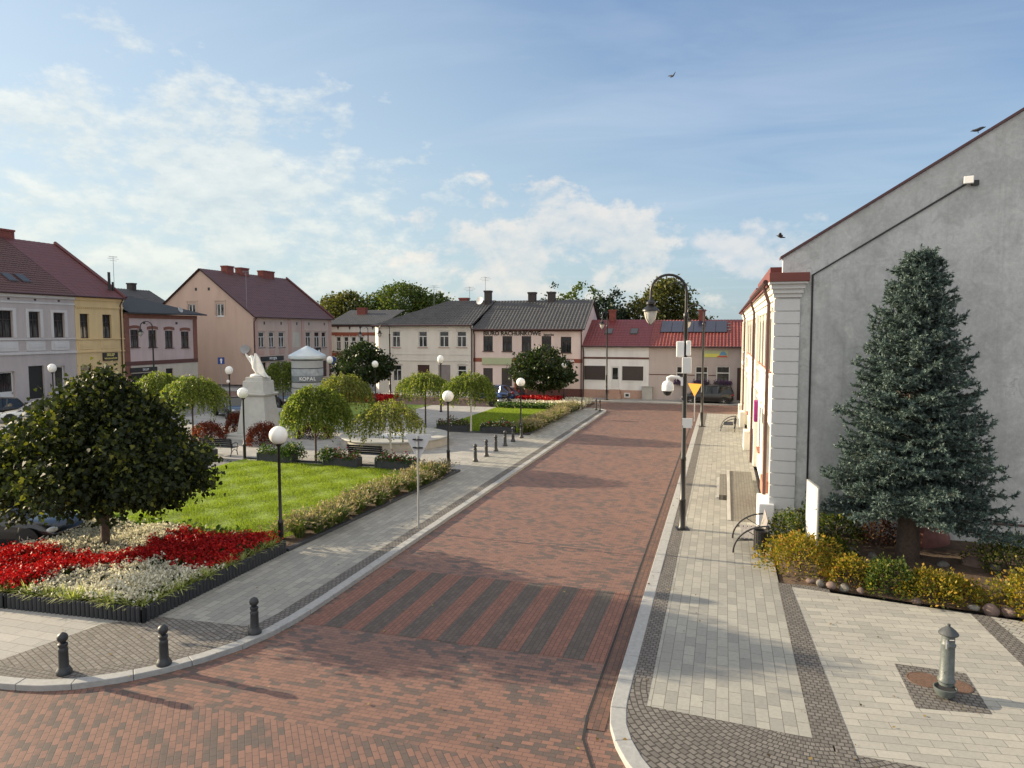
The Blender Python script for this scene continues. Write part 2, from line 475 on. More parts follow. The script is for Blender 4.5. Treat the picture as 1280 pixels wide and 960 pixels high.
# broken bright cloud added out of view, overhead and behind, to lift shadow fill
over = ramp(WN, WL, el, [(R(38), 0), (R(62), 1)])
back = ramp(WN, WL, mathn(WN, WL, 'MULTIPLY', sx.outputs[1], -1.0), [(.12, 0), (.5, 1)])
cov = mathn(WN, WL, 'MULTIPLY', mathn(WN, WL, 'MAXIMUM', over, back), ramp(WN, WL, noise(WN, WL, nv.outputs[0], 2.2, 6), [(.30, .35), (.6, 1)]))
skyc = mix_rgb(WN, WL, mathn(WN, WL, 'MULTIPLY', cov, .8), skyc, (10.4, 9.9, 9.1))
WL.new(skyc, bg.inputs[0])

cam = bpy.data.cameras.new('camera'); co = bpy.data.objects.new('camera', cam); col.objects.link(co)
co.location = (0, 0, 6.3); co.rotation_euler = (R(90 - 4.223), 0, R(16.591))
cam.sensor_width = 36; cam.sensor_fit = 'HORIZONTAL'; cam.lens = 887 / 1280 * 36
cam.clip_end = 6000; cam.clip_start = .1
scene.camera = co
scene.view_settings.view_transform = 'Standard'; scene.view_settings.look = 'None'
scene.view_settings.exposure = 1.12; scene.view_settings.gamma = 1
scene.render.engine = 'CYCLES'
scene.cycles.use_denoising = True
scene.cycles.max_bounces = 6; scene.cycles.diffuse_bounces = 3; scene.cycles.glossy_bounces = 3; scene.cycles.transparent_max_bounces = 6

# ------------------------------------------------------------------ ground, roads, pavements
ROAD = -.10
struct(MB().quad((-1500, -600, -.16), (1500, -600, -.16), (1500, 2400, -.16), (-1500, 2400, -.16)).build('ground', mt['asphalt']))


def arc(cx, cy, r, a0, a1, n=14):
    return [(cx + r * math.cos(R(a0 + (a1 - a0) * i / n)), cy + r * math.sin(R(a0 + (a1 - a0) * i / n))) for i in range(n + 1)]


struct(MB().slab([(-12.6, 9.7), (-.4, 9.7), (-.4, 64), (-9.6, 64), (-9.6, 14), (-12.6, 14)], -.4, ROAD).build('main_road', pv['road']))
struct(MB().slab([(-60, -14), (40, -14), (40, 9.7), (-60, 9.7)], -.4, ROAD + .001).build('side_road', pv['side_road']))
struct(MB().slab([(-120, 56.4), (-9.6, 56.4), (-9.6, 64), (-120, 64)], -.4, ROAD - .001).slab([(-.4, 56.4), (60, 56.4), (60, 64), (-.4, 64)], -.4, ROAD - .001).build('cross_street', pv['road']))
# crossing: dark bands and red bands of pavers let into the road
bd = MB(); br_ = MB()
nb = 15; x0, x1 = -8.7, -2.05
for i in range(nb):
    a = x0 + (x1 - x0) * i / nb; b = x0 + (x1 - x0) * (i + 1) / nb
    (br_ if i % 2 == 0 else bd).quad((a, 13.25, ROAD + .005), (b, 13.25, ROAD + .005), (b + .06, 17.1, ROAD + .005), (a + .06, 17.1, ROAD + .005))
struct(bd.build('crossing_dark_bands', pv['stripe'])); struct(br_.build('crossing_red_bands', pv['stripe_red']))
g = MB()
g.quad((-2.02, 10.9, ROAD + .009), (-1.70, 10.9, ROAD + .009), (-1.70, 57, ROAD + .009), (-2.02, 57, ROAD + .009))
struct(g.build('road_gutter', pv['gutter']))
g = MB()
pa = [(-2.05, 57), (-2.05, 11.3)] + [(-1.99, 10.6), (-1.72, 9.9), (-1.2, 9.1), (-.4, 8.4)]
for i in range(len(pa) - 1):
    (ax, ay), (bx, by) = pa[i], pa[i + 1]
    g.quad((ax - .022, ay, ROAD + .012), (bx - .022, by, ROAD + .012), (bx + .022, by, ROAD + .012), (ax + .022, ay, ROAD + .012))
struct(g.build('gutter_joint', mt['rubber']))

# left island: kerb line, seen from the street
kl = [(-60, 8.9), (-20, 8.95), (-14, 9.05), (-12.3, 9.16), (-11.6, 9.28), (-11.0, 9.53), (-10.4, 9.97), (-9.9, 10.5), (-9.5, 11.1), (-9.18, 11.75), (-8.97, 12.5), (-8.87, 13.3), (-8.85, 14.5), (-8.85, 40), (-8.85, 56.0), (-8.95, 56.7), (-9.4, 57.3), (-10.2, 57.7), (-13, 57.8), (-60, 58.0)]


def offset_path(p, d):
    o = []
    for i in range(len(p)):
        a = Vector(p[max(i - 1, 0)]); b = Vector(p[min(i + 1, len(p) - 1)])
        t = (b - a).normalized(); o.append((p[i][0] - t.y * d, p[i][1] + t.x * d))
    return o


def resample(p, step):
    o = [p[0]]; rest = step
    for a, b in zip(p, p[1:]):
        L = math.dist(a, b); s = rest
        while s <= L:
            o.append((a[0] + (b[0] - a[0]) * s / L, a[1] + (b[1] - a[1]) * s / L)); s += step
        rest = s - L
    return o


def strip(p, d0, d1, z0, z1, name, m, bevel=0, stones=0):
    """a band beside a path; with stones it is laid as separate kerbstones with open joints"""
    if stones:
        p = resample([q for q in p if -26 < q[0] < 8], stones / 4)
    a = offset_path(p, d0); b = offset_path(p, d1); mb = MB()
    rings = [[(q[0], q[1], z0), (q[0], q[1], z1), (r_[0], r_[1], z1), (r_[0], r_[1], z0)] for q, r_ in zip(a, b)]
    if not stones: mb.loft(rings)
    else:
        for k in range(0, len(rings) - 4, 4):
            seg = [list(map(Vector, r_)) for r_ in rings[k:k + 5]]; dz = rnd.uniform(-.004, .004)
            t = (seg[4][0] - seg[3][0]).normalized() * .008
            seg[4] = [v - t for v in seg[4]]
            mb.loft([[v + Vector((0, 0, dz)) for v in r_] for r_ in seg])
    return struct(mb.build(name, m, bevel=bevel))


strip(kl, 0, .24, -.4, .012, 'left_kerb', mt['granite'], .012, 1.0)
strip(kl[:-4], .24, .58, -.4, .004, 'left_sett_band', pv['cobble'])
isl = offset_path(kl, .58)
struct(MB().slab([q for q in isl if q[1] > 12.5 and q[0] > -13] + [(-13, 57), (-13, 12.45), (-11.5, 12.45), (-9.75, 12.55)], -.4, 0).build('left_pavement', pv['slab']))
corner = [(-13.2, 9.87)] + [q for q in isl if -13.1 < q[0] and q[1] < 12.5] + [(-9.75, 12.55), (-11.5, 12.45), (-12.2, 12.2), (-12.75, 11.75)]
und = [q for q in offset_path(kl, .26) if q[0] > -20.5 and q[1] < 14.6]
struct(MB().slab(corner, -.4, .001).slab(und + [(-11.5, 12.9), (-12.6, 11.9), (-13.4, 10.2), (-20, 9.9)], -.4, -.004).build('corner_setts', pv['cobble_corner']))
struct(MB().slab([(-60, 9.7), (-13.2, 9.87), (-12.75, 11.75), (-12.2, 12.2), (-12.2, 13), (-60, 13)], -.4, -.001).build('front_pavement', pv['plaza']))
# market square, plaza and lawns
struct(MB().slab([(-60, 13), (-22.6, 13), (-22.6, 29.3), (-38, 29.3), (-38, 56.2), (-60, 56.2)], -.4, -.02).slab([(-22.6, 13), (-18.9, 13), (-18.9, 17.6), (-22.6, 17.6)], -.4, -.02).build('market_square', pv['market']))
struct(MB().slab([(-38, 29.45), (-11.4, 29.45), (-11.4, 41.6), (-18, 41.6), (-18, 56.2), (-38, 56.2)], -.4, .002).build('plaza', pv['plaza']))
mt['lawn'] = M('lawn_turf', (.16, .225, .026), .9, .5, 1.4, .8, 45)
struct(MB().slab([(-22.6, 17.6), (-12.6, 17.35), (-12.25, 29.25), (-22.6, 29.25)], -.3, .03).slab([(-18, 41.75), (-11.9, 41.75), (-11.75, 56.1), (-18, 56.1)], -.3, .03).slab([(-33, 46), (-24, 46), (-24, 56), (-33, 56)], -.3, .03).build('lawn', mt['lawn']))
ed = MB()
for a, b in (((-11.98, 17.3), (-11.42, 29.6)), ((-11.42, 41.5), (-11.35, 56.3))):
    ed.slab([(a[0], a[1]), (a[0] + .14, a[1]), (b[0] + .14, b[1]), (b[0], b[1])], -.3, .09)
ed.box(-22.6, -11.28, 29.6, 29.72, -.3, .09); ed.box(-18, -11.2, 41.44, 41.56, -.3, .09)
struct(ed.build('lawn_edging_kerb', mt['dark_slate'], bevel=.01))
struct(MB().slab([(-12.7, 17.3), (-11.85, 17.3), (-11.3, 29.45), (-12.4, 29.45)], -.3, .05).slab([(-12.0, 41.7), (-11.28, 41.7), (-11.22, 56.2), (-11.9, 56.2)], -.3, .05).build('grass_strip_soil', mt['soil']))

# far pavement, in front of the far row
struct(MB().slab([(-120, 64.3), (60, 64.3), (60, 67.4), (-120, 67.4)], -.4, 0).build('far_pavement', pv['plaza']))
struct(MB().box(-120, 60, 64.0, 64.3, -.4, .01).build('far_kerb', mt['granite'], bevel=.01))

# right pavement
kr = [(-1.72, 56.5), (-1.72, 30), (-1.72, 15), (-1.72, 12.6), (-1.71, 11.6), (-1.63, 11.0), (-1.47, 10.5), (-1.22, 10.0), (-.85, 9.5), (-.35, 9.1), (.4, 8.85), (2, 8.75), (20, 8.7)]
strip(kr, 0, .27, -.4, .012, 'right_kerb', mt['granite'], .015, 1.0)
inn = offset_path(kr, .27); inn2 = offset_path(kr, .60)
struct(MB().slab([(inn[3][0], 12.6)] + [(inn2[3][0], 12.6), (inn2[0][0], 56.5), (inn[0][0], 56.5)], -.4, .003).build('right_sett_band', pv['cobble']))
fan = inn[3:] + [(20, 10.4), (1.72, 11.2), (1.72, 11.45), (-1.12, 11.72), (-1.12, 12.6)]
struct(MB().slab(fan, -.4, .002).build('fan_setts', pv['cobble_fan']))
struct(MB().slab([(-1.12, 11.72), (1.45, 11.45), (1.45, 56.5), (-1.12, 56.5)], -.4, 0).build('right_pavement', pv['slab']))
struct(MB().slab([(1.45, 11.4), (1.75, 11.35), (1.75, 9.3), (2.05, 9.3), (2.02, 11.4), (1.72, 18.6), (1.42, 18.6)], -.4, .006).build('inner_sett_band', pv['cobble']))
struct(MB().slab([(1.7, 18.42), (2.3, 18.3), (5.42, 17.75), (5.6, 14.2), (6.2, 10.3), (1.98, 11.0)], -.4, .001).build('side_pavement', pv['slab_across']))
struct(MB().slab([(5.42, 17.75), (5.78, 17.7), (6.6, 10.3), (6.2, 10.3), (5.6, 14.2)], -.4, .004).build('outer_sett_band', pv['cobble']))
struct(MB().slab([(5.78, 17.7), (9, 17.1), (20, 16), (20, 10.3), (6.6, 10.3)], -.4, 0).build('yard_setts', pv['cobble_light']))
struct(MB().slab([(1.75, 18.62), (1.75, 18.42), (2.6, 18.25), (2.6, 18.6)], -.3, .005).build('sett_patch', pv['cobble']))
# planted bed along the gable: gently mounded soil
sb = MB(); nx, ny = 26, 12
for j in range(ny + 1):
    for i in range(nx + 1):
        u = i / nx; v = j / ny
        x = 1.5 + u * 14
        yf_ = 18.75 - .17 * (x - 1.75) if x < 5.4 else 18.1 - .14 * (x - 5.4)
        y = yf_ + v * (23.1 - yf_)
        z = -.06 if i == 0 or j == 0 else .03 + .22 * min(1, v * 2.2) * min(1, (u + .03) * 10) + rnd.uniform(-.03, .03)
        sb.v.append((x, y, z))
for j in range(ny):
    for i in range(nx):
        k = j * (nx + 1) + i
        sb.f.append((k, k + 1, k + nx + 2, k + nx + 1))
struct(sb.build('soil_bed', mt['soil'], smooth=True))

# ------------------------------------------------------------------ house kit (local x along the front, y inwards, z up)
def wall_face(mb, u0, u1, z0, z1, ops, d=.15, y=0., top=None):
    us = sorted({u0, u1} | {o[0] for o in ops} | {o[1] for o in ops}); zs = sorted({z0, z1} | {o[2] for o in ops} | {o[3] for o in ops})
    for i in range(len(us) - 1):
        for j in range(len(zs) - 1):
            cu = (us[i] + us[i + 1]) / 2; cz = (zs[j] + zs[j + 1]) / 2
            if any(o[0] < cu < o[1] and o[2] < cz < o[3] for o in ops): continue
            mb.quad((us[i], y, zs[j]), (us[i + 1], y, zs[j]), (us[i + 1], y, zs[j + 1]), (us[i], y, zs[j + 1]))
    for a, b, c, e in [o[:4] for o in ops]:
        mb.quad((a, y, c), (a, y, e), (a, y + d, e), (a, y + d, c)); mb.quad((b, y, c), (b, y + d, c), (b, y + d, e), (b, y, e))
        mb.quad((a, y, e), (b, y, e), (b, y + d, e), (a, y + d, e)); mb.quad((a, y, c), (a, y + d, c), (b, y + d, c), (b, y, c))


def window(par, a, b, c, e, fm, y=.09, style='T', pm=None, sill=None, brow=None, brow_mat=None, name='window', t=.07, tr=.68):
    f = MB()
    f.box(a, a + t, y, y + .06, c, e); f.box(b - t, b, y, y + .06, c, e)
    f.box(a + t, b - t, y, y + .06, c, c + t); f.box(a + t, b - t, y, y + .06, e - t, e)
    zt = c + (e - c) * tr; um = (a + b) / 2
    if style in ('T', 'cross'):
        f.box(a + t, b - t, y - .004, y + .056, zt - t * .55, zt + t * .55)
        f.box(um - t * .55, um + t * .55, y - .008, y + .052, c + t, zt - t * .55)
        if style == 'cross': f.box(um - t * .5, um + t * .5, y - .008, y + .052, zt + t * .55, e - t)
    elif style == 'H':
        f.box(a + t, b - t, y - .004, y + .056, zt - t * .6, zt + t * .6)
    fo = f.build(name, fm, par)
    MB().quad((a + .02, y + .04, c + .02), (b - .02, y + .04, c + .02), (b - .02, y + .04, e - .02), (a + .02, y + .04, e - .02)).build('pane', pm or mt['pane'], fo)
    if sill: MB().box(a - .08, b + .08, -.10, y + .005, c - .06, c + .003).build('sill', sill, fo)
    if brow:
        n = 8; m = MB(); r0 = []
        for i in range(n + 1):
            u = a - .16 + (b - a + .32) * i / n; h = .10 * (1 - (2 * i / n - 1) ** 2)
            r0.append((u, h))
        m.prism([(u, e + .04 + h) for u, h in r0] + [(u, e + .04 + h + brow) for u, h in reversed(r0)], -.07, .01)
        m.build('lintel', brow_mat, fo)
    return fo


def shutter(par, a, b, c, e, m, y=.08, name='roller_shutter'):
    s = MB(); n = max(4, int((e - c) / .12))
    for i in range(n):
        z0 = c + (e - c) * i / n; z1 = c + (e - c) * (i + .88) / n
        s.box(a, b, y - .012, y + .03, z0, z1); s.box(a, b, y, y + .03, z1, c + (e - c) * (i + 1) / n)
    return s.build(name, m, par)


def door(par, a, b, c, e, m, y=.08, glass=True, name='door'):
    d = MB().box(a, b, y, y + .05, c, e)
    if not glass: d.box(a + .1, b - .1, y - .015, y, c + .15, c + (e - c) * .45).box(a + .1, b - .1, y - .015, y, c + (e - c) * .52, e - .12)
    o = d.build(name, m, par, bevel=.008)
    if glass: MB().box(a + .13, b - .13, y - .012, y, c + (e - c) * .42, e - .13).build('pane', mt['pane_dark'], o)
    MB().box(b - .12, b - .08, y - .06, y - .001, c + .95, c + 1.1).build('handle', mt['steel'], o)
    return o


def tiled_roof(u0a, u1a, y0, z0, u0b, u1b, y1, z1, period=.3, amp=.025, row=.36, step=.02, thick=.12, flip=1):
    """roof slope from the eave (a) up to the ridge (b), with rolls along the slope and a lap at each course"""
    L = math.hypot(y1 - y0, z1 - z0); rows = max(2, int(L / row)); mb = MB()
    nu = int(max(u1a - u0a, u1b - u0b) / period * 5)
    nrm = Vector((0, -(z1 - z0), (y1 - y0))).normalized() * flip
    grid = []
    for r_ in range(rows + 1):
        for s in ((0, 1) if 0 < r_ < rows else (0,)):
            t = r_ / rows
            ua = u0a + (u0b - u0a) * t; ub = u1a + (u1b - u1a) * t
            h = step if ((s == 1) or r_ == 0) else 0.
            line = []
            for i in range(nu + 1):
                u = ua + (ub - ua) * i / nu
                k = amp * math.sin(2 * PI * u / period) + h
                line.append((u, y0 + (y1 - y0) * t + nrm.y * k, z0 + (z1 - z0) * t + nrm.z * k))
            grid.append(line)
    n = nu + 1
    for l in grid: mb.v.extend(l)
    for j in range(len(grid) - 1):
        for i in range(nu):
            mb.f.append((j * n + i, j * n + i + 1, (j + 1) * n + i + 1, (j + 1) * n + i))
    # underside
    k = len(mb.v)
    for (u, y, z) in ((u0a, y0, z0), (u1a, y0, z0), (u1b, y1, z1), (u0b, y1, z1)):
        mb.v.append((u, y, z - thick))
    mb.f.append((k, k + 3, k + 2, k + 1))
    mb.quad((u0a, y0, z0 - thick), (u1a, y0, z0 - thick), (u1a, y0, z0), (u0a, y0, z0))
    return mb


def chimney(par, u0, u1, y0, y1, z0, z1, m, name='chimney'):
    c = MB().box(u0, u1, y0, y1, z0, z1).box(u0 - .06, u1 + .06, y0 - .06, y1 + .06, z1 - .18, z1)
    o = c.build(name, m, par, bevel=.01)
    return o


def gutter(par, u0, u1, y, z, m, name='gutter'):
    return MB().tube([(u0, y, z), (u1, y, z)], .075, 8).build(name, m, par, smooth=True)


def downpipe(par, u, y, z0, z1, m, ey=None):
    pts = [(u, y, z0), (u, y, z1 - .5)]
    if ey is not None: pts += [(u, y + (ey - y) * .5, z1 - .25), (u, ey, z1)]
    return MB().tube(pts, .055, 8).build('downpipe', m, par, smooth=True)


def text(par, s, size, loc, m, name='lettering', rot=(PI / 2, 0, 0), ext=.02, bold=0., sx=1., align='CENTER'):
    c = bpy.data.curves.new(name, 'FONT'); c.body = s; c.size = size; c.extrude = ext; c.offset = bold; c.align_x = align; c.align_y = 'CENTER'
    c.resolution_u = 3
    c.materials.append(m)
    tmp = bpy.data.objects.new('tmp_text', c); col.objects.link(tmp)
    me = bpy.data.meshes.new_from_object(tmp.evaluated_get(bpy.context.evaluated_depsgraph_get()))
    bpy.data.objects.remove(tmp); bpy.data.curves.remove(c)
    if not me.materials: me.materials.append(m)
    o = bpy.data.objects.new(name, me); col.objects.link(o)
    if par: o.parent = par
    o.location = loc; o.rotation_euler = rot; o.scale = (sx, 1, 1)
    return o


def aerial(par, u, y, z, h=1.8):
    m = MB().tube([(u, y, z), (u, y, z + h)], .022, 5)
    for k, (dz, l) in enumerate(((0, .5), (-.18, .65), (-.36, .4))):
        m.tube([(u - l, y, z + h + dz - .05), (u + l, y, z + h + dz - .05)], .014, 4)
    m.tube([(u, y - .5, z + h - .05), (u, y + .5, z + h - .05)], .012, 4)
    return m.build('aerial', mt['galvanised'], par)


def dish(par, c, r, m, name='satellite_dish', aim=(0, -1, .4)):
    q = Vector(aim).to_track_quat('Z', 'Y').to_matrix()
    prof = [(.02, .0), (r * .5, r * .07), (r * .85, r * .2), (r, r * .3), (r, r * .3 + .02), (.02, .03)]
    mb = MB().lathe(prof, c, 16, q)
    a = Vector(c); mb.tube([a, a + q @ Vector((0, 0, r * .9))], .012, 4); mb.tube([a, a - q @ Vector((0, 0, .25))], .03, 5)
    return mb.build(name, m, par, smooth=True)


W_ = lambda n, c, **k: mm(n, c, .88, k.pop('var', .07), k.pop('scale', .8), .12, 60, stain=k.pop('stain', .22), streak=True, **k)
W_('lavender_render', (.47, .42, .40)); W_('yellow_render', (.66, .49, .25)); W_('pink_render_old', (.54, .43, .41), stain=.45, stain_col=(.3, .24, .2))
W_('cream_render_old', (.55, .50, .41), stain=.4, stain_col=(.35, .3, .25)); W_('salmon_render', (.57, .42, .34), stain=.3, stain_col=(.42, .28, .22)); W_('salmon_front', (.54, .41, .335)); W_('salmon_band', (.50, .32, .265))
W_('white_render', (.66, .63, .57)); W_('ivory_render', (.68, .635, .56), stain=.3, stain_col=(.42, .38, .33)); W_('pale_pink_render', (.72, .58, .52))
W_('mauve_render', (.46, .39, .36)); W_('clean_white_render', (.76, .75, .73)); W_('grey_trim', (.58, .565, .545)); W_('cream_front', (.66, .63, .55), stain=.1); W_('cream_trim', (.70, .67, .60), stain=.1)
mt['gable_render'] = gable_material()
W_('pilaster_render', (.58, .585, .58), stain=.35, stain_col=(.36, .37, .37))
mm('brown_brick', (.20, .085, .06), .85, .2, 6, .3, 30); mm('brown_band', (.11, .05, .04), .8); mm('red_brown_band', (.26, .075, .04), .75)
mm('chimney_brick', (.19, .055, .042), .85, .25, 5, .4, 25); mm('chimney_dark', (.05, .042, .04), .85, .2, 5, .3, 25)
mm('roof_wine', (.095, .021, .023), .55, .18, 1.2); mm('roof_wine_dark', (.075, .028, .027), .6, .18, 1.2); mm('roof_plum', (.085, .035, .036), .6, .2, 1.5, stain=.3, stain_col=(.13, .07, .06))
mm('roof_slate', (.06, .06, .062), .7, .25, 1.5); mm('roof_red', (.20, .046, .036), .5, .2, 2.2, stain=.35, stain_col=(.42, .14, .09)); mm('roof_wine_tile', (.155, .026, .028), .5, .15, 1.5); mm('roof_felt', (.028, .032, .036), .8)
mm('gutter_brown', (.055, .022, .02), .5); mm('frame_dark', (.03, .018, .015), .5); mm('frame_brown', (.055, .025, .02), .5); mm('frame_white', (.68, .68, .66), .45, .04)
mm('shutter_brown', (.05, .038, .034), .6, .1); mm('shutter_grey', (.24, .21, .205), .6); mm('plinth_wine', (.12, .05, .042), .8, .2, 4); mm('plinth_pink', (.42, .27, .21), .85, .12, 4)
mm('plinth_red', (.25, .09, .065), .85); mm('sign_black', (.02, .02, .018), .5); mm('letter_yellow', (.60, .50, .16), .6); mm('letter_white', (.72, .72, .70), .6); mm('letter_dark', (.022, .022, .014), .6)
mm('sign_green', (.42, .45, .27), .6, .05); mm('solar', (.012, .016, .035), .25, .2, 4, coat=.1); mm('dish_grey', (.36, .36, .36), .5); mm('red_metal', (.15, .036, .027), .5, .15, 3); mm('terracotta', (.38, .16, .11), .8)


def rolled(name, root_m): pass


# ---- left row, fronts facing the street side (local x runs away from the camera)
def lroot(name, label, X, Y): return thing(name, label, 'house', (X, Y, 0), R(90))

# lavender house
A = lroot('terraced_house', 'lavender two storey house under a dark red roof with two skylights', -55, 42.0)
W = 7.3; H = 9.1
ops = [(.2, 1.55, 5.82, 7.98), (2.95, 3.95, 5.80, 7.95), (5.2, 6.25, 5.78, 7.92), (.1, 1.5, .3, 3.1), (2.7, 4.1, .7, 3.45), (5.1, 6.1, .3, 3.35)]
m = MB(); wall_face(m, 0, W, 0, H, ops, .28); m.quad((0, 0, 0), (0, 0, H), (0, 16, H), (0, 16, 0)); m.poly([(0, 0, H), (0, 8, 14.6), (0, 16, H)])
m.quad((0, 16, 0), (0, 16, H), (W, 16, H), (W, 16, 0)); m.build('wall', mt['lavender_render'], A)
for o_ in ops[:3]:
    window(A, *o_, mt['frame_dark'], .2, 'cross', mt['pane'])
    tr = MB().box(o_[0] - .28, o_[0] - .02, -.05, .02, o_[2], o_[3] + .22).box(o_[1] + .02, o_[1] + .28, -.05, .02, o_[2], o_[3] + .22).box(o_[0] - .02, o_[1] + .02, -.05, .02, o_[3] + .02, o_[3] + .22)
    tr.build('window_surround', mt['grey_trim'], A)
    MB().box(o_[0] - .35, o_[1] + .35, -.06, .02, 4.72, 5.5).box(o_[0] - .08, o_[1] + .08, -.09, -.05, 4.95, 5.25).build('apron_panel', mt['grey_trim'], A)
MB().box(0, W, -.09, .0, 5.62, 5.72).box(0, W, -.12, .0, 4.42, 4.62).box(0, W, -.07, .0, 8.62, 8.76).build('string_course', mt['grey_trim'], A)
MB().box(0, W, -.16, .0, 9.1, 9.32).box(0, W, -.3, .0, 9.32, 9.42).build('cornice', mt['grey_trim'], A)
for u in (1.3, 3.6, 5.8): MB().box(u - .1, u + .1, -.012, .02, 8.86, 9.02).build('vent', mt['sign_black'], A)
door(A, .1, 1.5, .3, 3.1, mt['frame_white'], .25); shutter(A, 2.7, 4.1, .7, 3.45, mt['sign_black'], .2); door(A, 5.1, 6.1, .3, 3.35, mt['frame_white'], .2)
MB().box(0, W, -.04, .0, 0, .28).build('plinth', mt['plinth_red'], A)
rf = tiled_roof(0, W, -.35, 9.45, 0, W, 8, 14.85, .32, .02, .38, .03).build('roof', mt['roof_wine_dark'], A)
tiled_roof(0, W, 16.35, 9.45, 0, W, 8, 14.85, .32, .02, .38, .03, flip=-1).build('rear_roof', mt['roof_wine_dark'], A)
for u in (2.3, 3.5):
    t0, t1 = .17, .30
    q = [(-.35 + 8.35 * t, 9.45 + 5.4 * t + .10) for t in (t0, t1)]
    s = MB().add([(u, q[0][0], q[0][1]), (u + .85, q[0][0], q[0][1]), (u + .85, q[1][0], q[1][1]), (u, q[1][0], q[1][1]), (u, q[0][0], q[0][1] - .12), (u + .85, q[0][0], q[0][1] - .12), (u + .85, q[1][0], q[1][1] - .12), (u, q[1][0], q[1][1] - .12)], [(0, 1, 2, 3), (0, 4, 5, 1), (1, 5, 6, 2), (2, 6, 7, 3), (3, 7, 4, 0)]).build('skylight', mt['frame_dark'], A)
    MB().quad((u + .08, q[0][0] + .07, q[0][1] + .06), (u + .77, q[0][0] + .07, q[0][1] + .06), (u + .77, q[1][0] - .07, q[1][1] - .03), (u + .08, q[1][0] - .07, q[1][1] - .03)).build('pane', mt['glass_dark'], s)
chimney(A, 6.3, 8.5, 8.0, 8.9, 14.2, 15.65, mt['chimney_brick'])
gutter(A, 0, W, -.42, 9.42, mt['gutter_brown'])

# yellow house
B = lroot('terraced_house', 'narrow yellow rendered house under a plain wine red roof, with a black shop sign', -55, 49.32)
W = 5.25
ops = [(.5, 1.45, 5.7, 7.9), (2.9, 3.9, 5.68, 7.88), (.35, 1.6, .9, 3.25), (2.75, 3.95, .4, 3.15)]
m = MB(); wall_face(m, 0, W, 0, H, ops, .28); m.quad((W, 0, 0), (W, 16, 0), (W, 16, H), (W, 0, H)); m.poly([(W, 0, H), (W, 16, H), (W, 8, 14.75)])
m.build('wall', mt['yellow_render'], B)
for o_ in ops[:2]:
    window(B, *o_, mt['frame_dark'], .2, 'cross', mt['pane'])
    MB().box(o_[0] - .3, o_[1] + .3, -.05, .02, 4.72, 5.5).box(o_[0] - .1, o_[1] + .1, -.08, -.05, 4.95, 5.25).build('apron_panel', mt['yellow_render'], B)
MB().box(0, W, -.10, .0, 5.58, 5.68).box(0, W, -.10, .0, 4.42, 4.55).box(0, W, -.10, 0, 8.5, 8.6).build('string_course', mt['yellow_render'], B)
den_ = MB()
for i in range(26): den_.box(.1 + i * .2, .2 + i * .2, -.08, 0, 8.36, 8.5)
den_.build('dentil_band', mt['yellow_render'], B)
MB().box(0, W, -.16, 0, 9.1, 9.32).box(0, W, -.3, 0, 9.32, 9.42).build('cornice', mt['yellow_render'], B)
window(B, *ops[2], mt['frame_dark'], .2, 'H', mt['pane_dark']); shutter(B, *ops[3], mt['shutter_grey'], .2)
MB().box(.45, 1.5, .19, .195, 1.7, 2.3).build('window_poster', mt['letter_yellow'], B)
tiled_roof(0, W + .12, -.35, 9.45, 0, W + .12, 8, 14.85, .5, .012, .5, .008).build('roof', mt['roof_wine'], B)
tiled_roof(0, W + .12, 16.35, 9.45, 0, W + .12, 8, 14.85, .5, .012, .5, .008, flip=-1).build('rear_roof', mt['roof_wine'], B)
MB().tube([(W + .05, -.4, 9.5), (W + .05, 8, 14.98)], .16, 6).build('verge_coping', mt['roof_wine'], B)
gutter(B, 0, W, -.42, 9.42, mt['gutter_brown']); downpipe(B, W - .35, -.08, 0, 9.3, mt['gutter_brown'], -.42)
sg = MB().box(2.72, 4.35, -.14, -.01, 3.6, 4.34).build('shop_sign', mt['sign_black'], B, bevel=.01)
text(sg, 'SKLEP', .34, (3.53, -.145, 4.14), mt['letter_yellow'], bold=.012); text(sg, 'WIELOBRANŻOWY', .19, (3.53, -.145, 3.8), mt['letter_yellow'], bold=.006, sx=.86)
chimney(B, 5.3, 6.0, 1.0, 1.7, 8, 9.75, mt['chimney_dark'])
MB().tube([(4.6, .8, 9.6), (4.6, .8, 11.9)], .12, 8).build('flue_pipe', mt['black_iron'], B); MB().tube([(5.0, .8, 9.6), (5.0, .8, 11.0)], .09, 8).build('flue_pipe', mt['black_iron'], B)
aerial(B, 5.65, 1.3, 9.7, 3.8)

# small pink and brown house
Cc = lroot('terraced_house', 'small old pink house with brown brick corners and a low dark roof', -55, 54.62)
W = 9.78; H = 8.0
ops = [(.75, 1.8, 4.76, 6.5), (3.0, 4.05, 4.72, 6.45), (5.2, 6.3, 4.62, 6.4), (7.45, 8.6, 4.58, 6.32), (5.15, 6.15, .75, 2.5), (.6, 3.4, .5, 2.2)]
m = MB(); wall_face(m, 0, W, 3.4, H, ops[:4], .2); m.quad((W, 0, 3.4), (W, 9, 3.4), (W, 9, H), (W, 0, H)); m.build('upper_wall', mt['pink_render_old'], Cc)
m = MB(); wall_face(m, 0, W, 0, 3.0, ops[4:], .2); m.quad((W, 0, 0), (W, 9, 0), (W, 9, 3), (W, 0, 3)); m.build('lower_wall', mt['cream_render_old'], Cc)
MB().box(-.01, W + .03, -.05, .05, 3.0, 3.4).build('string_course', mt['brown_band'], Cc)
MB().box(.02, .62, -.045, .3, 0, 8).build('corner_strip', mt['brown_brick'], Cc); MB().box(W - .55, W + .04, -.045, .3, 3.4, 7.6).build('corner_strip', mt['brown_brick'], Cc)
MB().box(-.01, W + .04, -.1, .05, 7.6, 8.0).build('eaves_board', mt['brown_brick'], Cc)
for o_ in ops[:4]: window(Cc, *o_, mt['frame_brown'], .12, 'cross', mt['pane'], mt['frame_brown'], .28, mt['brown_brick'])
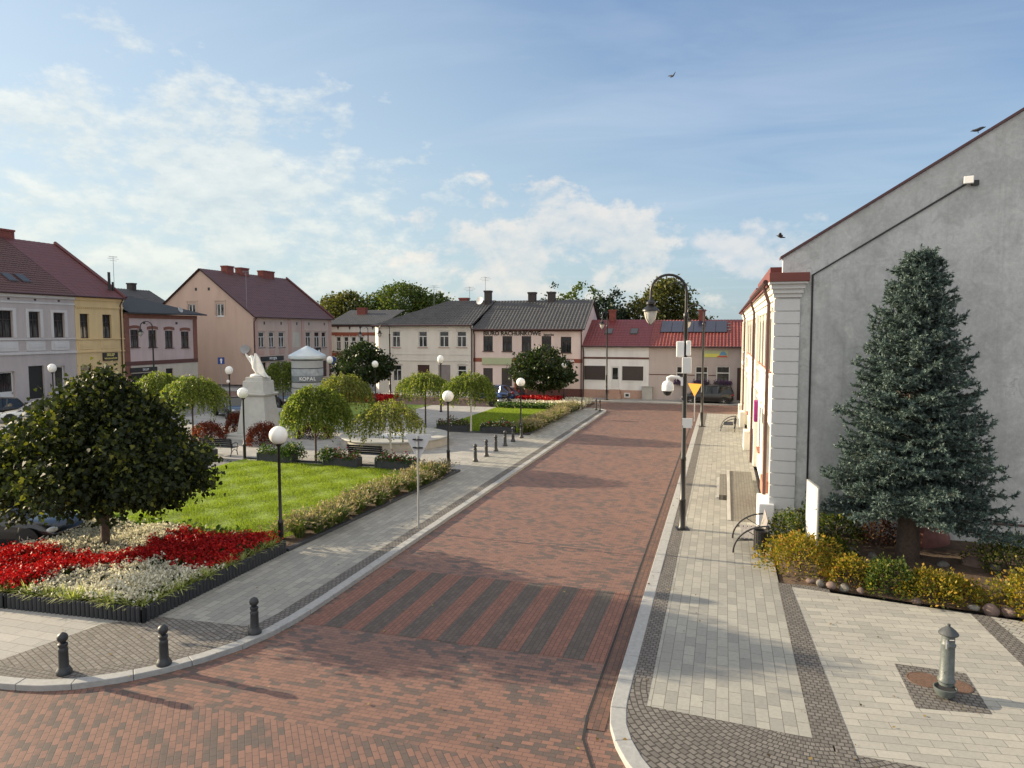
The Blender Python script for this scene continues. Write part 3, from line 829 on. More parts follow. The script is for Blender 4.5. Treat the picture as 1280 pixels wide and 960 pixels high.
window(Cc, *ops[4], mt['frame_dark'], .12, 'T', mt['pane']); window(Cc, *ops[5], mt['frame_dark'], .12, 'plain', mt['pane_dark'])
for u in (2.35, 6.7): MB().box(u, u + .3, -.01, .02, 7.05, 7.3).build('vent', mt['sign_black'], Cc)
sg = MB().box(.5, 3.9, -.1, -.01, 2.32, 2.78).build('shop_sign', mt['sign_black'], Cc); text(sg, 'SKLEP', .3, (2.4, -.105, 2.55), mt['letter_white'])
rr = MB(); e0 = [(0, -.7, 8.15), (W + .9, -.7, 8.15), (W + .9, 9.5, 8.15), (0, 9.5, 8.15)]; rg = [(0, 4.4, 10.3), (3.2, 4.4, 10.3)]
rr.quad(e0[0], e0[1], rg[1], rg[0]); rr.poly([e0[1], e0[2], rg[1]]); rr.quad(e0[2], e0[3], rg[0], rg[1]); rr.quad(e0[0], e0[3], e0[2], e0[1])
rr.quad((0, -.7, 8.03), (W + .9, -.7, 8.03), (W + .9, -.7, 8.148), (0, -.7, 8.148))
rr.build('roof', mt['roof_felt'], Cc)
dish(Cc, (7.3, -.1, 8.55), .3, mt['dish_grey'])

# grey tiled house behind
Gb = lroot('house', 'grey corrugated roofed house mostly hidden behind the small pink house', -68, 62)
m = MB(); wall_face(m, 0, 16, 0, 8.3, [], .1); m.poly([(16, 0, 0), (16, 12, 0), (16, 12, 8.3), (16, 6, 11.6), (16, 0, 8.3)]); m.poly([(0, 0, 0), (0, 0, 8.3), (0, 6, 11.6), (0, 12, 8.3), (0, 12, 0)]); m.build('wall', mt['grey_trim'], Gb)
tiled_roof(0, 16, -.3, 8.3, 0, 16, 6, 11.8, .45, .03, .5, .02).build('roof', mt['roof_slate'], Gb); tiled_roof(0, 16, 12.3, 8.3, 0, 16, 6, 11.8, .45, .03, .5, .02, flip=-1).build('rear_roof', mt['roof_slate'], Gb)
chimney(Gb, 12.6, 13.4, 5.6, 6.4, 11.2, 12.6, mt['chimney_dark'])

# big salmon gabled house
D = lroot('corner_house', 'large salmon coloured gabled house with a plum roof and three brick chimneys on its ridge', -53, 71.43)
W = 17.4; H = 8.2; DP = 14.44
up = [(.95, 2.1, 4.42, 6.25), (3.0, 4.05, 4.38, 6.25), (4.95, 6.15, 4.34, 6.25), (10.9, 12.15, 4.21, 6.25), (13.0, 14.3, 4.17, 6.25), (14.8, 15.95, 4.13, 6.25)]
lo = [(1.0, 2.3, .4, 2.6), (3.2, 4.3, .2, 2.6), (5.2, 6.4, .5, 2.6), (14.8, 16.0, .1, 2.3)]
m = MB(); wall_face(m, 0, W, 0, H, up + lo, .18); m.quad((W, 0, 0), (W, DP, 0), (W, DP, H), (W, 0, H)); m.poly([(W, 0, H), (W, DP, H), (W, DP / 2, 13.6)])
m.build('front_wall', mt['salmon_front'], D)
# gable wall looks towards the camera: local x = 0 plane
m = MB(); gops = [(4.0, 5.05, 8.12, 9.62), (8.05, 9.1, 8.5, 9.6)]
us = [0, 4.0, 5.05, 8.05, 9.1, DP]
def gz(y): return H + (13.6 - H) * (1 - abs(y - DP / 2) / (DP / 2))
def gq(y0, y1, z0, z1): m.quad((0, y0, z0), (0, y0, z1), (0, y1, z1), (0, y1, z0))
gq(0, 4.0, 0, H); gq(4.0, 5.05, 0, 8.12); gq(5.05, 8.05, 0, H); gq(8.05, 9.1, 0, H); gq(9.1, DP, 0, H)
m.poly([(0, 0, H), (0, 4.0, gz(4.0)), (0, 4.0, H)]); m.poly([(0, 4.0, 9.62), (0, 4.0, gz(4.0)), (0, 5.05, gz(5.05)), (0, 5.05, 9.62)])
m.poly([(0, 5.05, H), (0, 5.05, gz(5.05)), (0, DP / 2, 13.6), (0, 8.05, gz(8.05)), (0, 8.05, H)])
m.quad((0, 8.05, H), (0, 8.05, 8.5), (0, 9.1, 8.5), (0, 9.1, H)); m.poly([(0, 8.05, 9.6), (0, 8.05, gz(8.05)), (0, 9.1, gz(9.1)), (0, 9.1, 9.6)]); m.poly([(0, 9.1, H), (0, 9.1, gz(9.1)), (0, DP, H)])
m.build('gable_wall', mt['salmon_render'], D)
for (y0, y1, z0, z1) in gops:
    f = MB().box(.08, .16, y0, y0 + .1, z0, z1).box(.08, .16, y1 - .1, y1, z0, z1).box(.08, .16, y0 + .1, y1 - .1, z0, z0 + .1).box(.08, .16, y0 + .1, y1 - .1, z1 - .1, z1).box(.076, .15, (y0 + y1) / 2 - .05, (y0 + y1) / 2 + .05, z0 + .1, z1 - .1)
    f.box(-.06, .16, y0 - .1, y1 + .1, z0 - .08, z0 - .002)
    fo = f.build('window', mt['frame_white'], D); MB().quad((.13, y0, z0), (.13, y0, z1), (.13, y1, z1), (.13, y1, z0)).build('pane', mt['pane'], fo)
    n = MB(); n.box(-.06, .02, y0 - .25, y0 - .1, z0 + .2, z1 + .3).box(-.06, .02, y1 + .1, y1 + .25, z0 + .2, z1 + .3).box(-.08, .02, y0 - .3, y1 + .3, z1 + .3, z1 + .45); n.build('window_surround', mt['salmon_front'], D)
for u in (5.9, 7.75): MB().box(-.015, .01, u, u + .3, 11.2, 11.55).build('vent', mt['sign_black'], D)
for o_ in up: window(D, *o_, mt['frame_white'], .1, 'T', mt['pane'], mt['plinth_wine'], .22, mt['salmon_render'])
MB().box(8.0, 9.4, -.015, .02, 4.3, 6.2).build('blind_window', mt['cream_render_old'], D)
for u in (.15, 7.0, 9.9, 16.6): MB().box(u, u + .65, -.07, .02, 0, H - .4).build('pilaster', mt['salmon_band'], D)
for a, b in ((1.2, 1.8), (3.2, 3.9), (5.2, 5.9)):
    MB().box(a - .2, b + .2, -.04, .01, 3.5, 4.05).build('apron_panel', mt['salmon_band'], D)
for u in (2.0, 5.4, 8.8, 11.6, 15.4): MB().box(u, u + .25, -.012, .01, 7.15, 7.5).build('vent', mt['sign_black'], D)
window(D, *lo[0], mt['frame_dark'], .12, 'H', mt['pane_dark']); door(D, *lo[1], mt['frame_white'], .12); shutter(D, *lo[2], mt['shutter_grey'], .1); door(D, *lo[3], mt['frame_brown'], .1, False)
sg = MB().box(1.2, 5.7, -.16, -.03, 2.75, 3.3).build('shop_sign', mt['sign_black'], D); text(sg, 'FRYZJER', .4, (3.5, -.165, 3.03), mt['letter_white'], bold=.008)
ob = MB().box(13.0, 13.9, -.4, -.15, 3.2, 4.1).tube([(13.45, -.4, 3.65), (13.45, 0, 3.65)], .03, 5).build('hanging_sign', mt['sign_black'], D); MB().ball((13.45, -.41, 3.6), .26, 12, 6, (1, .2, 1)).build('sign_disc', mt['letter_white'], ob)
MB().box(0, W, -.22, .0, 7.85, 8.1).build('cornice', mt['salmon_front'], D)
tiled_roof(-.25, W + .2, -.4, 8.05, -.25, W + .2, DP / 2, 13.85, .5, .014, .6, .012).build('roof', mt['roof_plum'], D)
tiled_roof(-.25, W + .2, DP + .4, 8.05, -.25, W + .2, DP / 2, 13.85, .5, .014, .6, .012, flip=-1).build('rear_roof', mt['roof_plum'], D)
for u0, u1 in ((4.2, 5.5), (6.9, 8.5), (11.5, 14.0)): chimney(D, u0, u1, DP / 2 - .5, DP / 2 + .4, 13, 14.55, mt['chimney_brick'])
gutter(D, -.2, W, -.46, 8.0, mt['gutter_brown']); downpipe(D, .08, -.1, 0, 7.9, mt['gutter_brown'], -.46)
MB().tube([(W + .1, -.4, 8.2), (W + .1, DP / 2, 14.0)], .14, 6).build('verge_coping', mt['roof_wine'], D)
dish(D, (-.35, .9, 4.2), .55, mt['dish_grey'], aim=(-1, -.4, .3)); aerial(D, .25, 1.0, 8.2, 5.2)

# ---- far row, fronts facing the camera
def froot(name, label, X, Y, rz=0, cat='house'): return thing(name, label, cat, (X, Y, 0), rz)

E_ = froot('terraced_house', 'distant white house with brown bands, beyond the dark round tree by the ivory house', -55.2, 92)
W = 8.4; H = 7.3
up = [(1.05, 1.75, 3.5, 5.55), (2.3, 3.0, 3.5, 5.55), (3.5, 4.2, 3.5, 5.55), (4.75, 5.45, 3.5, 5.55)]
m = MB(); wall_face(m, 0, W, -1, H, up + [(1.0, 2.0, 0, 2.2), (3, 4, 0, 2.2)], .2); m.quad((W, 0, -1), (W, 9, -1), (W, 9, H), (W, 0, H)); m.build('wall', mt['white_render'], E_)
for o_ in up: window(E_, *o_, mt['frame_white'], .12, 'T', mt['pane'], None, .25, mt['red_brown_band'])
MB().box(.3, W - .8, -.05, .02, 5.75, 6.2).box(.3, W, -.05, .02, 2.75, 3.2).build('string_course', mt['red_brown_band'], E_)
MB().box(.3, W, -.08, .02, 3.28, 3.42).box(0, W, -.1, .02, 7.0, 7.3).build('eaves_board', mt['brown_band'], E_)
MB().box(6.1, 7.6, -.03, .01, 3.5, 5.6).build('wall_panel', mt['pale_pink_render'], E_)
door(E_, 1.0, 2.0, 0, 2.2, mt['frame_brown']); window(E_, 3, 4, 0, 2.2, mt['frame_white'], .1, 'T')
for u in (1.4, 3.3, 5.0, 7): MB().prism([(u, 6.55), (u + .18, 7.0), (u - .18, 7.0)], -.06, .01).build('bracket', mt['sign_black'], E_)
tiled_roof(-.5, W + .4, -.4, 7.35, -.5, W + .4, 7, 9.6, .4, .02, .5, .02).build('roof', mt['roof_slate'], E_)
chimney(E_, 2.0, 3.4, 4.5, 5.3, 8, 9.9, mt['chimney_brick'])

F_ = froot('terraced_house', 'ivory rendered two storey house with white windows under a hipped dark grey roof', -34.5, 67)
W = 10.45; H = 6.95
up = [(1.58, 2.5, 4.69, 6.34), (4.55, 5.5, 4.71, 6.34), (6.84, 7.87, 4.73, 6.34), (8.74, 9.76, 4.74, 6.34)]
lo = [(1.63, 2.6, 1.2, 2.86), (4.42, 5.74, .3, 2.9), (6.72, 8.02, .2, 2.93), (8.8, 9.75, 1.3, 2.9)]
m = MB(); wall_face(m, 0, W, 0, H, up + lo, .16)
m.quad((-.9, 1.1, 0), (0, 0, 0), (0, 0, H), (-.9, 1.1, H)); m.quad((-.9, 10, 0), (-.9, 1.1, 0), (-.9, 1.1, H), (-.9, 10, H)); m.quad((-.9, 10, 0), (-.9, 10, H), (W, 10, H), (W, 10, 0)); m.build('wall', mt['ivory_render'], F_)
for o_ in up: window(F_, *o_, mt['frame_white'], .08, 'T', mt['pane'], mt['plinth_pink'], .16, mt['white_render'])
window(F_, *lo[0], mt['frame_white'], .08, 'T', mt['pane'], None, .14, mt['white_render']); door(F_, *lo[1], mt['frame_brown'], .1, False); shutter(F_, *lo[2], mt['shutter_grey'], .08); window(F_, *lo[3], mt['frame_white'], .08, 'H', mt['pane_dark'], None, .14, mt['white_render'])
MB().box(0, W, -.06, 0, 3.3, 3.42).box(0, W, -.04, 0, 3.95, 4.02).build('string_course', mt['white_render'], F_)
MB().box(-.2, W, -.2, 0, 6.75, 6.95).build('cornice', mt['white_render'], F_)
tiled_roof(-.6, W, -.4, 6.95, 5.9, W + .85, 5, 9.6, .34, .03, .4, .02).build('roof', mt['roof_slate'], F_)
r_ = MB().poly([(-1.3, .8, 6.95), (-.6, -.4, 6.95), (5.9, 5, 9.6)]).poly([(-1.3, 10.2, 6.95), (-1.3, .8, 6.95), (5.9, 5, 9.6)]).quad((-1.3, 10.2, 6.95), (5.9, 5, 9.6), (W + .85, 5, 9.6), (W, 10.2, 6.95)); r_.build('rear_roof', mt['roof_slate'], F_)
chimney(F_, 6.6, 7.6, 6.3, 7.0, 8.6, 10.0, mt['chimney_brick'])
chimney(F_, 10.3, 10.95, 4.0, 4.7, 8.6, 10.6, mt['chimney_dark']); dish(F_, (10.0, 3.6, 9.5), .42, mt['white_paint'], aim=(-.3, -1, .3))
gutter(F_, -.6, W, -.46, 6.92, mt['gutter_brown']); downpipe(F_, W - .1, -.1, 0, 6.9, mt['gutter_brown'], -.46)
aerial(F_, 10.1, 5, 10.2, 1.9); aerial(F_, 4.2, 5, 8.9, 2.4); aerial(F_, 8.2, 5.3, 9.6, 1.5)
MB().tube([(5.2, -.05, .3), (5.2, -.05, .3001)], .01, 4)

G_ = froot('terraced_house', 'pale pink house lettered BIURO RACHUNKOWE with dark windows and a red brown band', -24.0, 67)
W = 11.07; H = 6.5
up = [(1.05, 2.05, 4.36, 5.86), (3.05, 4.04, 4.36, 5.86), (5.02, 5.99, 4.36, 5.86), (7.04, 8.0, 4.36, 5.86), (8.94, 9.97, 4.27, 5.8)]
lo = [(1.04, 2.04, .9, 2.68), (2.96, 4.04, .9, 2.7), (4.5, 5.4, .3, 2.8), (8.2, 9.4, 1.0, 2.6)]
m = MB(); wall_face(m, 0, W, .8, H, up + [(a, b, max(c, .8), e) for a, b, c, e in lo], .16); m.quad((W, 0, .8), (W, 10, .8), (W, 10, H), (W, 0, H)); m.poly([(W, 0, H), (W, 10, H), (W, 5, 9.35)]); m.build('wall', mt['pale_pink_render'], G_)
MB().box(0, 4.5, -.04, .2, 0, .8).box(5.4, W, -.04, .2, 0, .8).build('plinth', mt['plinth_wine'], G_)
for o_ in up: window(G_, *o_, mt['frame_dark'], .1, 'cross', mt['pane_dark'], mt['frame_brown'])
shutter(G_, *lo[0], mt['shutter_brown'], .06); shutter(G_, *lo[1], mt['shutter_brown'], .06); door(G_, *lo[2], mt['frame_brown'], .12); window(G_, *lo[3], mt['frame_dark'], .1, 'T', mt['pane_dark'])
MB().box(4.3, 4.5, -.05, .1, .3, 3.0).box(5.4, 5.6, -.05, .1, .3, 3.0).box(4.5, 5.4, -.05, .1, 2.8, 3.0).build('door_surround', mt['red_brown_band'], G_)
MB().box(0, W, -.03, .01, 3.3, 3.68).build('string_course', mt['red_brown_band'], G_)
MB().box(0, W, -.14, .0, 6.32, 6.5).build('cornice', mt['brown_band'], G_)
text(G_, 'BIURO RACHUNKOWE', .54, (4.02, -.02, 6.10), mt['letter_dark'], bold=.013, sx=1.05); text(G_, 'Janecka', .36, (7.75, -.02, 6.0), mt['letter_dark'], bold=.004, sx=.95)
text(G_, 'KWIACIARNIA', .33, (9.05, -.04, 3.49), mt['letter_white'], bold=.01, sx=1.15)
MB().box(.95, 4.04, -.16, -.03, 3.05, 3.72).build('sign_board', mt['sign_green'], G_, bevel=.02)
tiled_roof(0, W + .25, -.4, 6.55, .85, W + .25, 5, 9.55, .34, .03, .4, .02).build('roof', mt['roof_slate'], G_)
MB().quad((0, 10.4, 6.55), (.85, 5, 9.55), (W + .25, 5, 9.55), (W + .25, 10.4, 6.55)).build('rear_roof', mt['roof_slate'], G_)
chimney(G_, 4.4, 5.15, 4.6, 5.3, 9, 10.4, mt['chimney_dark']); chimney(G_, 6.5, 7.2, 4.6, 5.3, 9, 10.4, mt['chimney_dark'])
gutter(G_, 0, W, -.46, 6.5, mt['gutter_brown']); downpipe(G_, .15, -.1, 0, 6.5, mt['gutter_brown'], -.46); downpipe(G_, W - .1, -.1, 0, 6.5, mt['gutter_brown'], -.46)

Hh = froot('low_house', 'low white house with two wide shuttered windows and a wine red roof', -12.9, 67)
W = 6.25; H = 4.9
lo = [(.15, 2.2, 1.71, 3.05), (3.78, 5.75, 1.71, 3.05), (2.72, 3.5, .9, 3.02)]
m = MB(); wall_face(m, 0, W, .8, H, lo, .14); m.build('wall', mt['clean_white_render'], Hh)
MB().box(0, 2.5, -.05, .2, 0, .8).box(3.7, W, -.05, .2, 0, .8).box(2.5, 3.7, .0, .2, 0, .8).build('plinth', mt['plinth_pink'], Hh)
MB().box(2.45, 3.75, -.9, -.051, 0, .45).box(2.6, 3.6, -.5, -.051, .45, .85).build('door_steps', mt['plinth_pink'], Hh)
shutter(Hh, *lo[0], mt['shutter_brown'], .05); shutter(Hh, *lo[1], mt['shutter_brown'], .05); door(Hh, *lo[2], mt['frame_white'], .06)
for k in (0, 1):
    a, b, c, e = lo[k]; MB().box(a - .07, a, -.03, .1, c, e).box(b, b + .07, -.03, .1, c, e).box(a - .07, b + .07, -.06, .1, c - .08, c).box(a - .07, b + .07, -.03, .1, e, e + .06).build('window_surround', mt['frame_white'], Hh)
MB().box(0, W, -.04, .01, 3.72, 3.9).build('string_course', mt['brown_band'], Hh)
MB().box(4.0, 4.55, -.08, -.052, .1, .55).build('vent', mt['frame_white'], Hh); MB().box(4.12, 4.43, -.09, -.082, .2, .45).build('vent_grille', mt['sign_black'], Hh)
tiled_roof(0, W, -.4, 4.95, .0, W, 5, 7.5, .3, .018, .36, .02).build('roof', mt['roof_wine_tile'], Hh)
MB().quad((0, 10.4, 4.95), (0, 5, 7.5), (W, 5, 7.5), (W, 10.4, 4.95)).build('rear_roof', mt['roof_wine_tile'], Hh)
def skyl(par, u, t0, t1, y0, z0, y1, z1, wd, m1=None):
    q = [(y0 + (y1 - y0) * t, z0 + (z1 - z0) * t + .09) for t in (t0, t1)]
    s = MB().add([(u, q[0][0], q[0][1]), (u + wd, q[0][0], q[0][1]), (u + wd, q[1][0], q[1][1]), (u, q[1][0], q[1][1]), (u, q[0][0], q[0][1] - .12), (u + wd, q[0][0], q[0][1] - .12), (u + wd, q[1][0], q[1][1] - .12), (u, q[1][0], q[1][1] - .12)], [(0, 1, 2, 3), (0, 4, 5, 1), (1, 5, 6, 2), (2, 6, 7, 3), (3, 7, 4, 0)]).build('skylight', mt['frame_dark'], par)
    MB().quad((u + .07, q[0][0] + .06, q[0][1] + .04), (u + wd - .07, q[0][0] + .06, q[0][1] + .04), (u + wd - .07, q[1][0] - .06, q[1][1] - .02), (u + .07, q[1][0] - .06, q[1][1] - .02)).build('pane', mt['glass_dark'], s)
skyl(Hh, 1.75, .42, .62, -.4, 4.95, 5, 7.5, .75); skyl(Hh, 4.2, .42, .62, -.4, 4.95, 5, 7.5, .75)
chimney(Hh, 1.75, 2.4, 4.7, 5.3, 7, 8.5, mt['chimney_brick']); gutter(Hh, 0, W, -.46, 4.9, mt['gutter_brown']); downpipe(Hh, .1, -.1, 0, 4.9, mt['gutter_brown'], -.46)

I_ = froot('low_house', 'low mauve house with solar panels on a bright red tiled roof and purple flower boxes', -6.63, 67)
W = 14.6; H = 4.9
lo = [(2.5, 3.25, 1.6, 3.1), (4.2, 5.3, 1.65, 3.12), (6.05, 7.2, 1.65, 3.15), (7.85, 8.75, .1, 3.05), (10, 11.2, 1.6, 3.1), (12.4, 13.4, 1.6, 3.1)]
m = MB(); wall_face(m, 0, W, 0, H, lo, .16); m.quad((W, 0, 0), (W, 10, 0), (W, 10, H), (W, 0, H)); m.poly([(W, 0, H), (W, 10, H), (W, 5, 7.4)]); m.build('wall', mt['mauve_render'], I_)
mm('petunia_purple', (.10, .012, .13), .7, .4, 20)
for k in (0, 1, 2, 4, 5):
    wv = window(I_, *lo[k], mt['frame_white'], .07, 'H', mt['pane'], None, tr=.6)
    a, b, c, e = lo[k]
    bx = MB().box(a - .12, b + .12, -.28, -.02, c - .12, c + .1).build('flower_box', mt['sign_black'], wv)
    P = np.column_stack([nrs.uniform(a - .2, b + .2, 260), nrs.uniform(-.36, .02, 260), c + nrs.uniform(-.28, .36, 260) * nrs.uniform(.3, 1, 260)])
    soup('flowers', leaf_array(P, .12, DIAMOND), 4, mt['petunia_purple'], wv)
door(I_, *lo[3], mt['frame_brown'], .1, False)
MB().box(0, 2.45, -.025, .01, 2.28, 2.36).box(3.3, 4.15, -.025, .01, 2.28, 2.36).box(5.35, 6.0, -.025, .01, 2.28, 2.36).build('string_course', mt['brown_band'], I_)
rf = tiled_roof(0, W, -.4, 4.95, .0, W, 5, 7.45, .3, .035, .36, .03).build('roof', mt['roof_red'], I_)
MB().quad((0, 10.4, 4.95), (0, 5, 7.45), (W, 5, 7.45), (W, 10.4, 4.95)).build('rear_roof', mt['roof_red'], I_)
for i in range(6):
    u = .8 + i * 1.02; z_ = lambda t: (-.4 + 5.4 * t, 4.95 + 2.5 * t + .14)
    a, b = z_(.48), z_(.9)
    MB().add([(u, a[0], a[1]), (u + .98, a[0], a[1]), (u + .98, b[0], b[1]), (u, b[0], b[1]), (u, a[0], a[1] - .05), (u + .98, a[0], a[1] - .05), (u + .98, b[0], b[1] - .05), (u, b[0], b[1] - .05)], [(0, 1, 2, 3), (0, 4, 5, 1), (1, 5, 6, 2), (2, 6, 7, 3), (3, 7, 4, 0), (4, 7, 6, 5)]).build('solar_panel', mt['solar'], I_)
rl = MB()
for t in (.58, .68, .8): y_, z__ = z_(t); rl.box(6.9, 7.25, y_ - .02, y_ + .02, z__ - .06, z__)
rl.build('panel_rail', mt['steel'], I_)
chimney(I_, 4.25, 4.85, 4.7, 5.3, 7, 8.45, mt['chimney_brick']); gutter(I_, 0, W, -.46, 4.9, mt['gutter_brown'])
bn = MB().box(4.95, 7.05, -.05, -.01, 3.96, 4.6).build('banner', mt['sign_green'], I_)
mm('banner_yellow', (.62, .60, .12), .6); mm('banner_blue', (.12, .3, .5), .6); mm('banner_red', (.5, .08, .05), .6)
MB().box(5.0, 6.3, -.056, -.05, 4.0, 4.3).build('banner_field', mt['banner_yellow'], bn); MB().poly([(6.25, -.058, 4.15), (6.95, -.058, 4.2), (6.7, -.058, 4.52), (6.45, -.058, 4.5)]).build('banner_picture', mt['banner_blue'], bn); MB().poly([(6.0, -.06, 3.99), (7.0, -.06, 3.99), (6.9, -.06, 4.14), (6.2, -.06, 4.12)]).build('banner_stripe', mt['banner_red'], bn)
eb = MB().box(-.5, .45, -.45, -.03, 0, 1.15).box(-.55, .5, -.5, -.01, 1.15, 1.22).build('electricity_cabinet', mt['concrete'], None, bevel=.01, loc=(-6.7, 67, 0)); tag(eb, 'pale grey electricity cabinet between the low white house and the mauve house', 'cabinet')

# ---- right building: cream front to the street, bare grey gable to the camera (local x runs towards the camera)
RB = thing('corner_building', 'tall cream fronted building with a bare grey gable wall right of the street', 'building', (1.6, 62, 0), R(-90))
W = 39.0; H = 7.1                         # local x = 62 - Y ; near corner at x = 39
bays = [(0, 10.7), (10.7, 26.3), (26.3, 38.0)]
ops = []
for a, b in bays:
    n = 4 if b - a > 11 else 3
    for i in range(n):
        c = a + 1.2 + (b - a - 2.4) * (i + .5) / n; wd = (b - a - 2.4) / n * .62
        ops.append((c - wd / 2, c + wd / 2, 4.95, 6.75))
    n2 = 3
    for i in range(n2):
        c = a + 1.2 + (b - a - 2.4) * (i + .5) / n2
        ops.append((c - .75, c + .75, .35 if i == 1 else 1.1, 3.0))
m = MB(); wall_face(m, 0, W - .02, 0, H, ops, .22); m.quad((0, 0, 0), (0, 0, H), (0, 15, H), (0, 15, 0)); m.build('front_wall', mt['cream_front'], RB)
for o_ in ops:
    hi = o_[2] > 4
    if o_[2] < .5: door(RB, *o_, mt['frame_white'], .16)
    else:
        window(RB, *o_, mt['frame_white'], .14, 'T', mt['pane'], mt['terracotta'])
    if hi: MB().box(o_[0] - .22, o_[0], -.06, .02, o_[2], o_[3] + .25).box(o_[1], o_[1] + .22, -.06, .02, o_[2], o_[3] + .25).box(o_[0] - .3, o_[1] + .3, -.1, .02, o_[3] + .25, o_[3] + .4).build('window_surround', mt['cream_trim'], RB)
    elif o_[2] > .5 and o_[0] > 30: MB().box(o_[0] - .1, o_[1] + .1, -.2, .01, .5, 1.02).build('window_apron', mt['terracotta'], RB)
MB().box(0, W - .02, -.16, 0, 3.75, 3.95).box(0, W - .02, -.08, 0, 3.3, 3.4).box(0, W - .02, -.1, 0, 4.6, 4.72).build('string_course', mt['cream_trim'], RB)
for a, b in bays:
    MB().box(a + .25, a + .95, -.16, .0, 0, H).build('pilaster', mt['cream_trim'], RB)
for x_ in (7.8, 12.4, 22.0):
    MB().box(x_ - .6, x_ + .6, -.48, -.161, 0, 1.0).build('plinth_block', mt['cream_trim'], RB, bevel=.02)
co_ = MB()
for y0, z0, z1 in ((-.06, 7.1, 7.28), (-.13, 7.28, 7.48), (-.2, 7.48, 7.66), (-.28, 7.66, 7.76)): co_.box(0, W - .95 if False else W + .0 - .02, y0, .0, z0, z1)
co_.build('cornice', mt['cream_trim'], RB)
# corner pilaster with block joints on the gable side
pz = MB()
for i in range(17):
    z0 = .85 + i * .38; z1 = z0 + .35
    pz.box(W - .3, W + .06, -.16, .57, z0, z1)
pz.box(W - .26, W + .02, -.12, .53, 0.0, 7.33)
pz.build('corner_pilaster', mt['pilaster_render'], RB)
cp = MB()
for d, z0, z1 in ((.06, 7.33, 7.45), (.14, 7.45, 7.58), (.22, 7.58, 7.72), (.34, 7.72, 7.78)): cp.box(W - .3, W + .06 + d, -.16 - d * .5, .57 + d * .5, z0, z1)
cp.build('capital', mt['pilaster_render'], RB)
MB().box(W - .3, W + .45, -.34, .78, 7.78, 8.04).build('coping_cap', mt['red_metal'], RB, bevel=.01)
pl_ = MB().box(W - 1.4, W + .2, -.45, -.001, 0, 1.0).build('corner_plinth', mt['clean_white_render'], RB, bevel=.02)
# gable: local y = X - 1.45
gx0 = .06; sl_ = (12.27 - 8.38) / (7.71 - 1.51)
ry = 10.5; rz_ = 8.47 + sl_ * ry
m = MB(); gp = [(gx0, 0), (21, 0), (21, 8.47), (ry, rz_), (gx0, 8.51)]
m.add([(W, p[0], p[1]) for p in gp] + [(W - .35, p[0], p[1]) for p in gp], [(0, 1, 2, 3, 4), (9, 8, 7, 6, 5)] + [(i, i + 5, (i + 1) % 5 + 5, (i + 1) % 5) for i in range(5)])
m.build('gable_wall', mt['gable_render'], RB)
cpm = MB()
for a, b in (((gx0 - .08, 8.47), (ry, rz_ + .02)), ((ry, rz_ + .02), (21.1, 8.47))):
    v8 = [(W - .42, a[0], a[1]), (W + .07, a[0], a[1]), (W + .07, b[0], b[1]), (W - .42, b[0], b[1])]
    cpm.add(v8 + [(p[0], p[1], p[2] + .08) for p in v8], [(3, 2, 1, 0), (4, 5, 6, 7), (0, 1, 5, 4), (1, 2, 6, 5), (2, 3, 7, 6), (3, 0, 4, 7)])
cpm.build('gable_coping', mt['roof_plum'], RB)
tiled_roof(0, W - .45, -.36, 7.8, 0, W - .45, ry, 7.8 + sl_ * (ry + .36) - .3, .35, .02, .4, .02).build('roof', mt['roof_wine_tile'], RB)
MB().quad((0, 21, 7.8), (0, ry, 14.2), (W - .45, ry, 14.2), (W - .45, 21, 7.8)).build('rear_roof', mt['roof_wine_tile'], RB)
MB().box(16, 25.6, -.15, .4, 7.9, 8.4).box(27.2, 36.5, -.15, .4, 7.9, 8.45).build('roof_parapet', mt['red_metal'], RB)
gutter(RB, 0, W - .35, -.4, 7.82, mt['gutter_brown'])
for x_ in (10.6, 26.2, 37.75): downpipe(RB, x_, -.24, 0, 7.7, mt['gutter_brown'], -.4)
MB().tube([(W + .03, .60, .84), (W + .03, 20, .84)], .035, 6).build('wall_pipe', mt['gutter_brown'], RB)
MB().tube([(W + .03, .92, .2), (W + .03, .90, 7.98), (W + .03, 4.8, 10.42)], .028, 6).build('wall_cable', mt['black_iron'], RB)
sgn = MB().box(W - 8.3, W - 7.6, -.34, -.2, 2.6, 3.45); mm('magenta', (.35, .03, .22), .6); sgn.build('hanging_sign', mt['magenta'], RB)
fl = MB().obox((W + .14, 4.83, 10.5), (.14, .24, .2), Matrix.Rotation(R(-15), 3, 'Z')).build('floodlight', mt['white_plastic'], RB, bevel=.015); MB().box(W, W + .1, 4.93, 5.1, 10.36, 10.5).build('bracket', mt['black_iron'], fl)
# ramp and step in front of the entrance
rp = MB(); rp.add([(.35, 24.4, .005), (1.24, 24.4, .005), (1.24, 31.5, .34), (.35, 31.5, .34), (.35, 24.4, -.2), (1.24, 24.4, -.2), (1.24, 31.5, -.2), (.35, 31.5, -.2)], [(0, 1, 2, 3), (0, 4, 5, 1), (1, 5, 6, 2), (2, 6, 7, 3), (3, 7, 4, 0)])
rp.build('x', pv['ramp']); ro = bpy.data.objects['x']; ro.name = 'entrance_ramp'; tag(ro, 'paved entrance ramp rising along the foot of the cream front', 'ramp')
MB().add([(.24, 24.4, .035), (.35, 24.4, .035), (.35, 31.5, .38), (.24, 31.5, .38), (.24, 24.4, -.2), (.35, 24.4, -.2), (.35, 31.5, -.2), (.24, 31.5, -.2)], [(0, 1, 2, 3), (0, 4, 5, 1), (1, 5, 6, 2), (2, 6, 7, 3), (3, 7, 4, 0)]).build('ramp_kerb', mt['concrete'], ro)
st = MB().box(-.05, .232, 27.4, 31.5, -.1, .19).build('entrance_step', pv['ramp'], bevel=.01); tag(st, 'low paved step beside the entrance ramp', 'step')
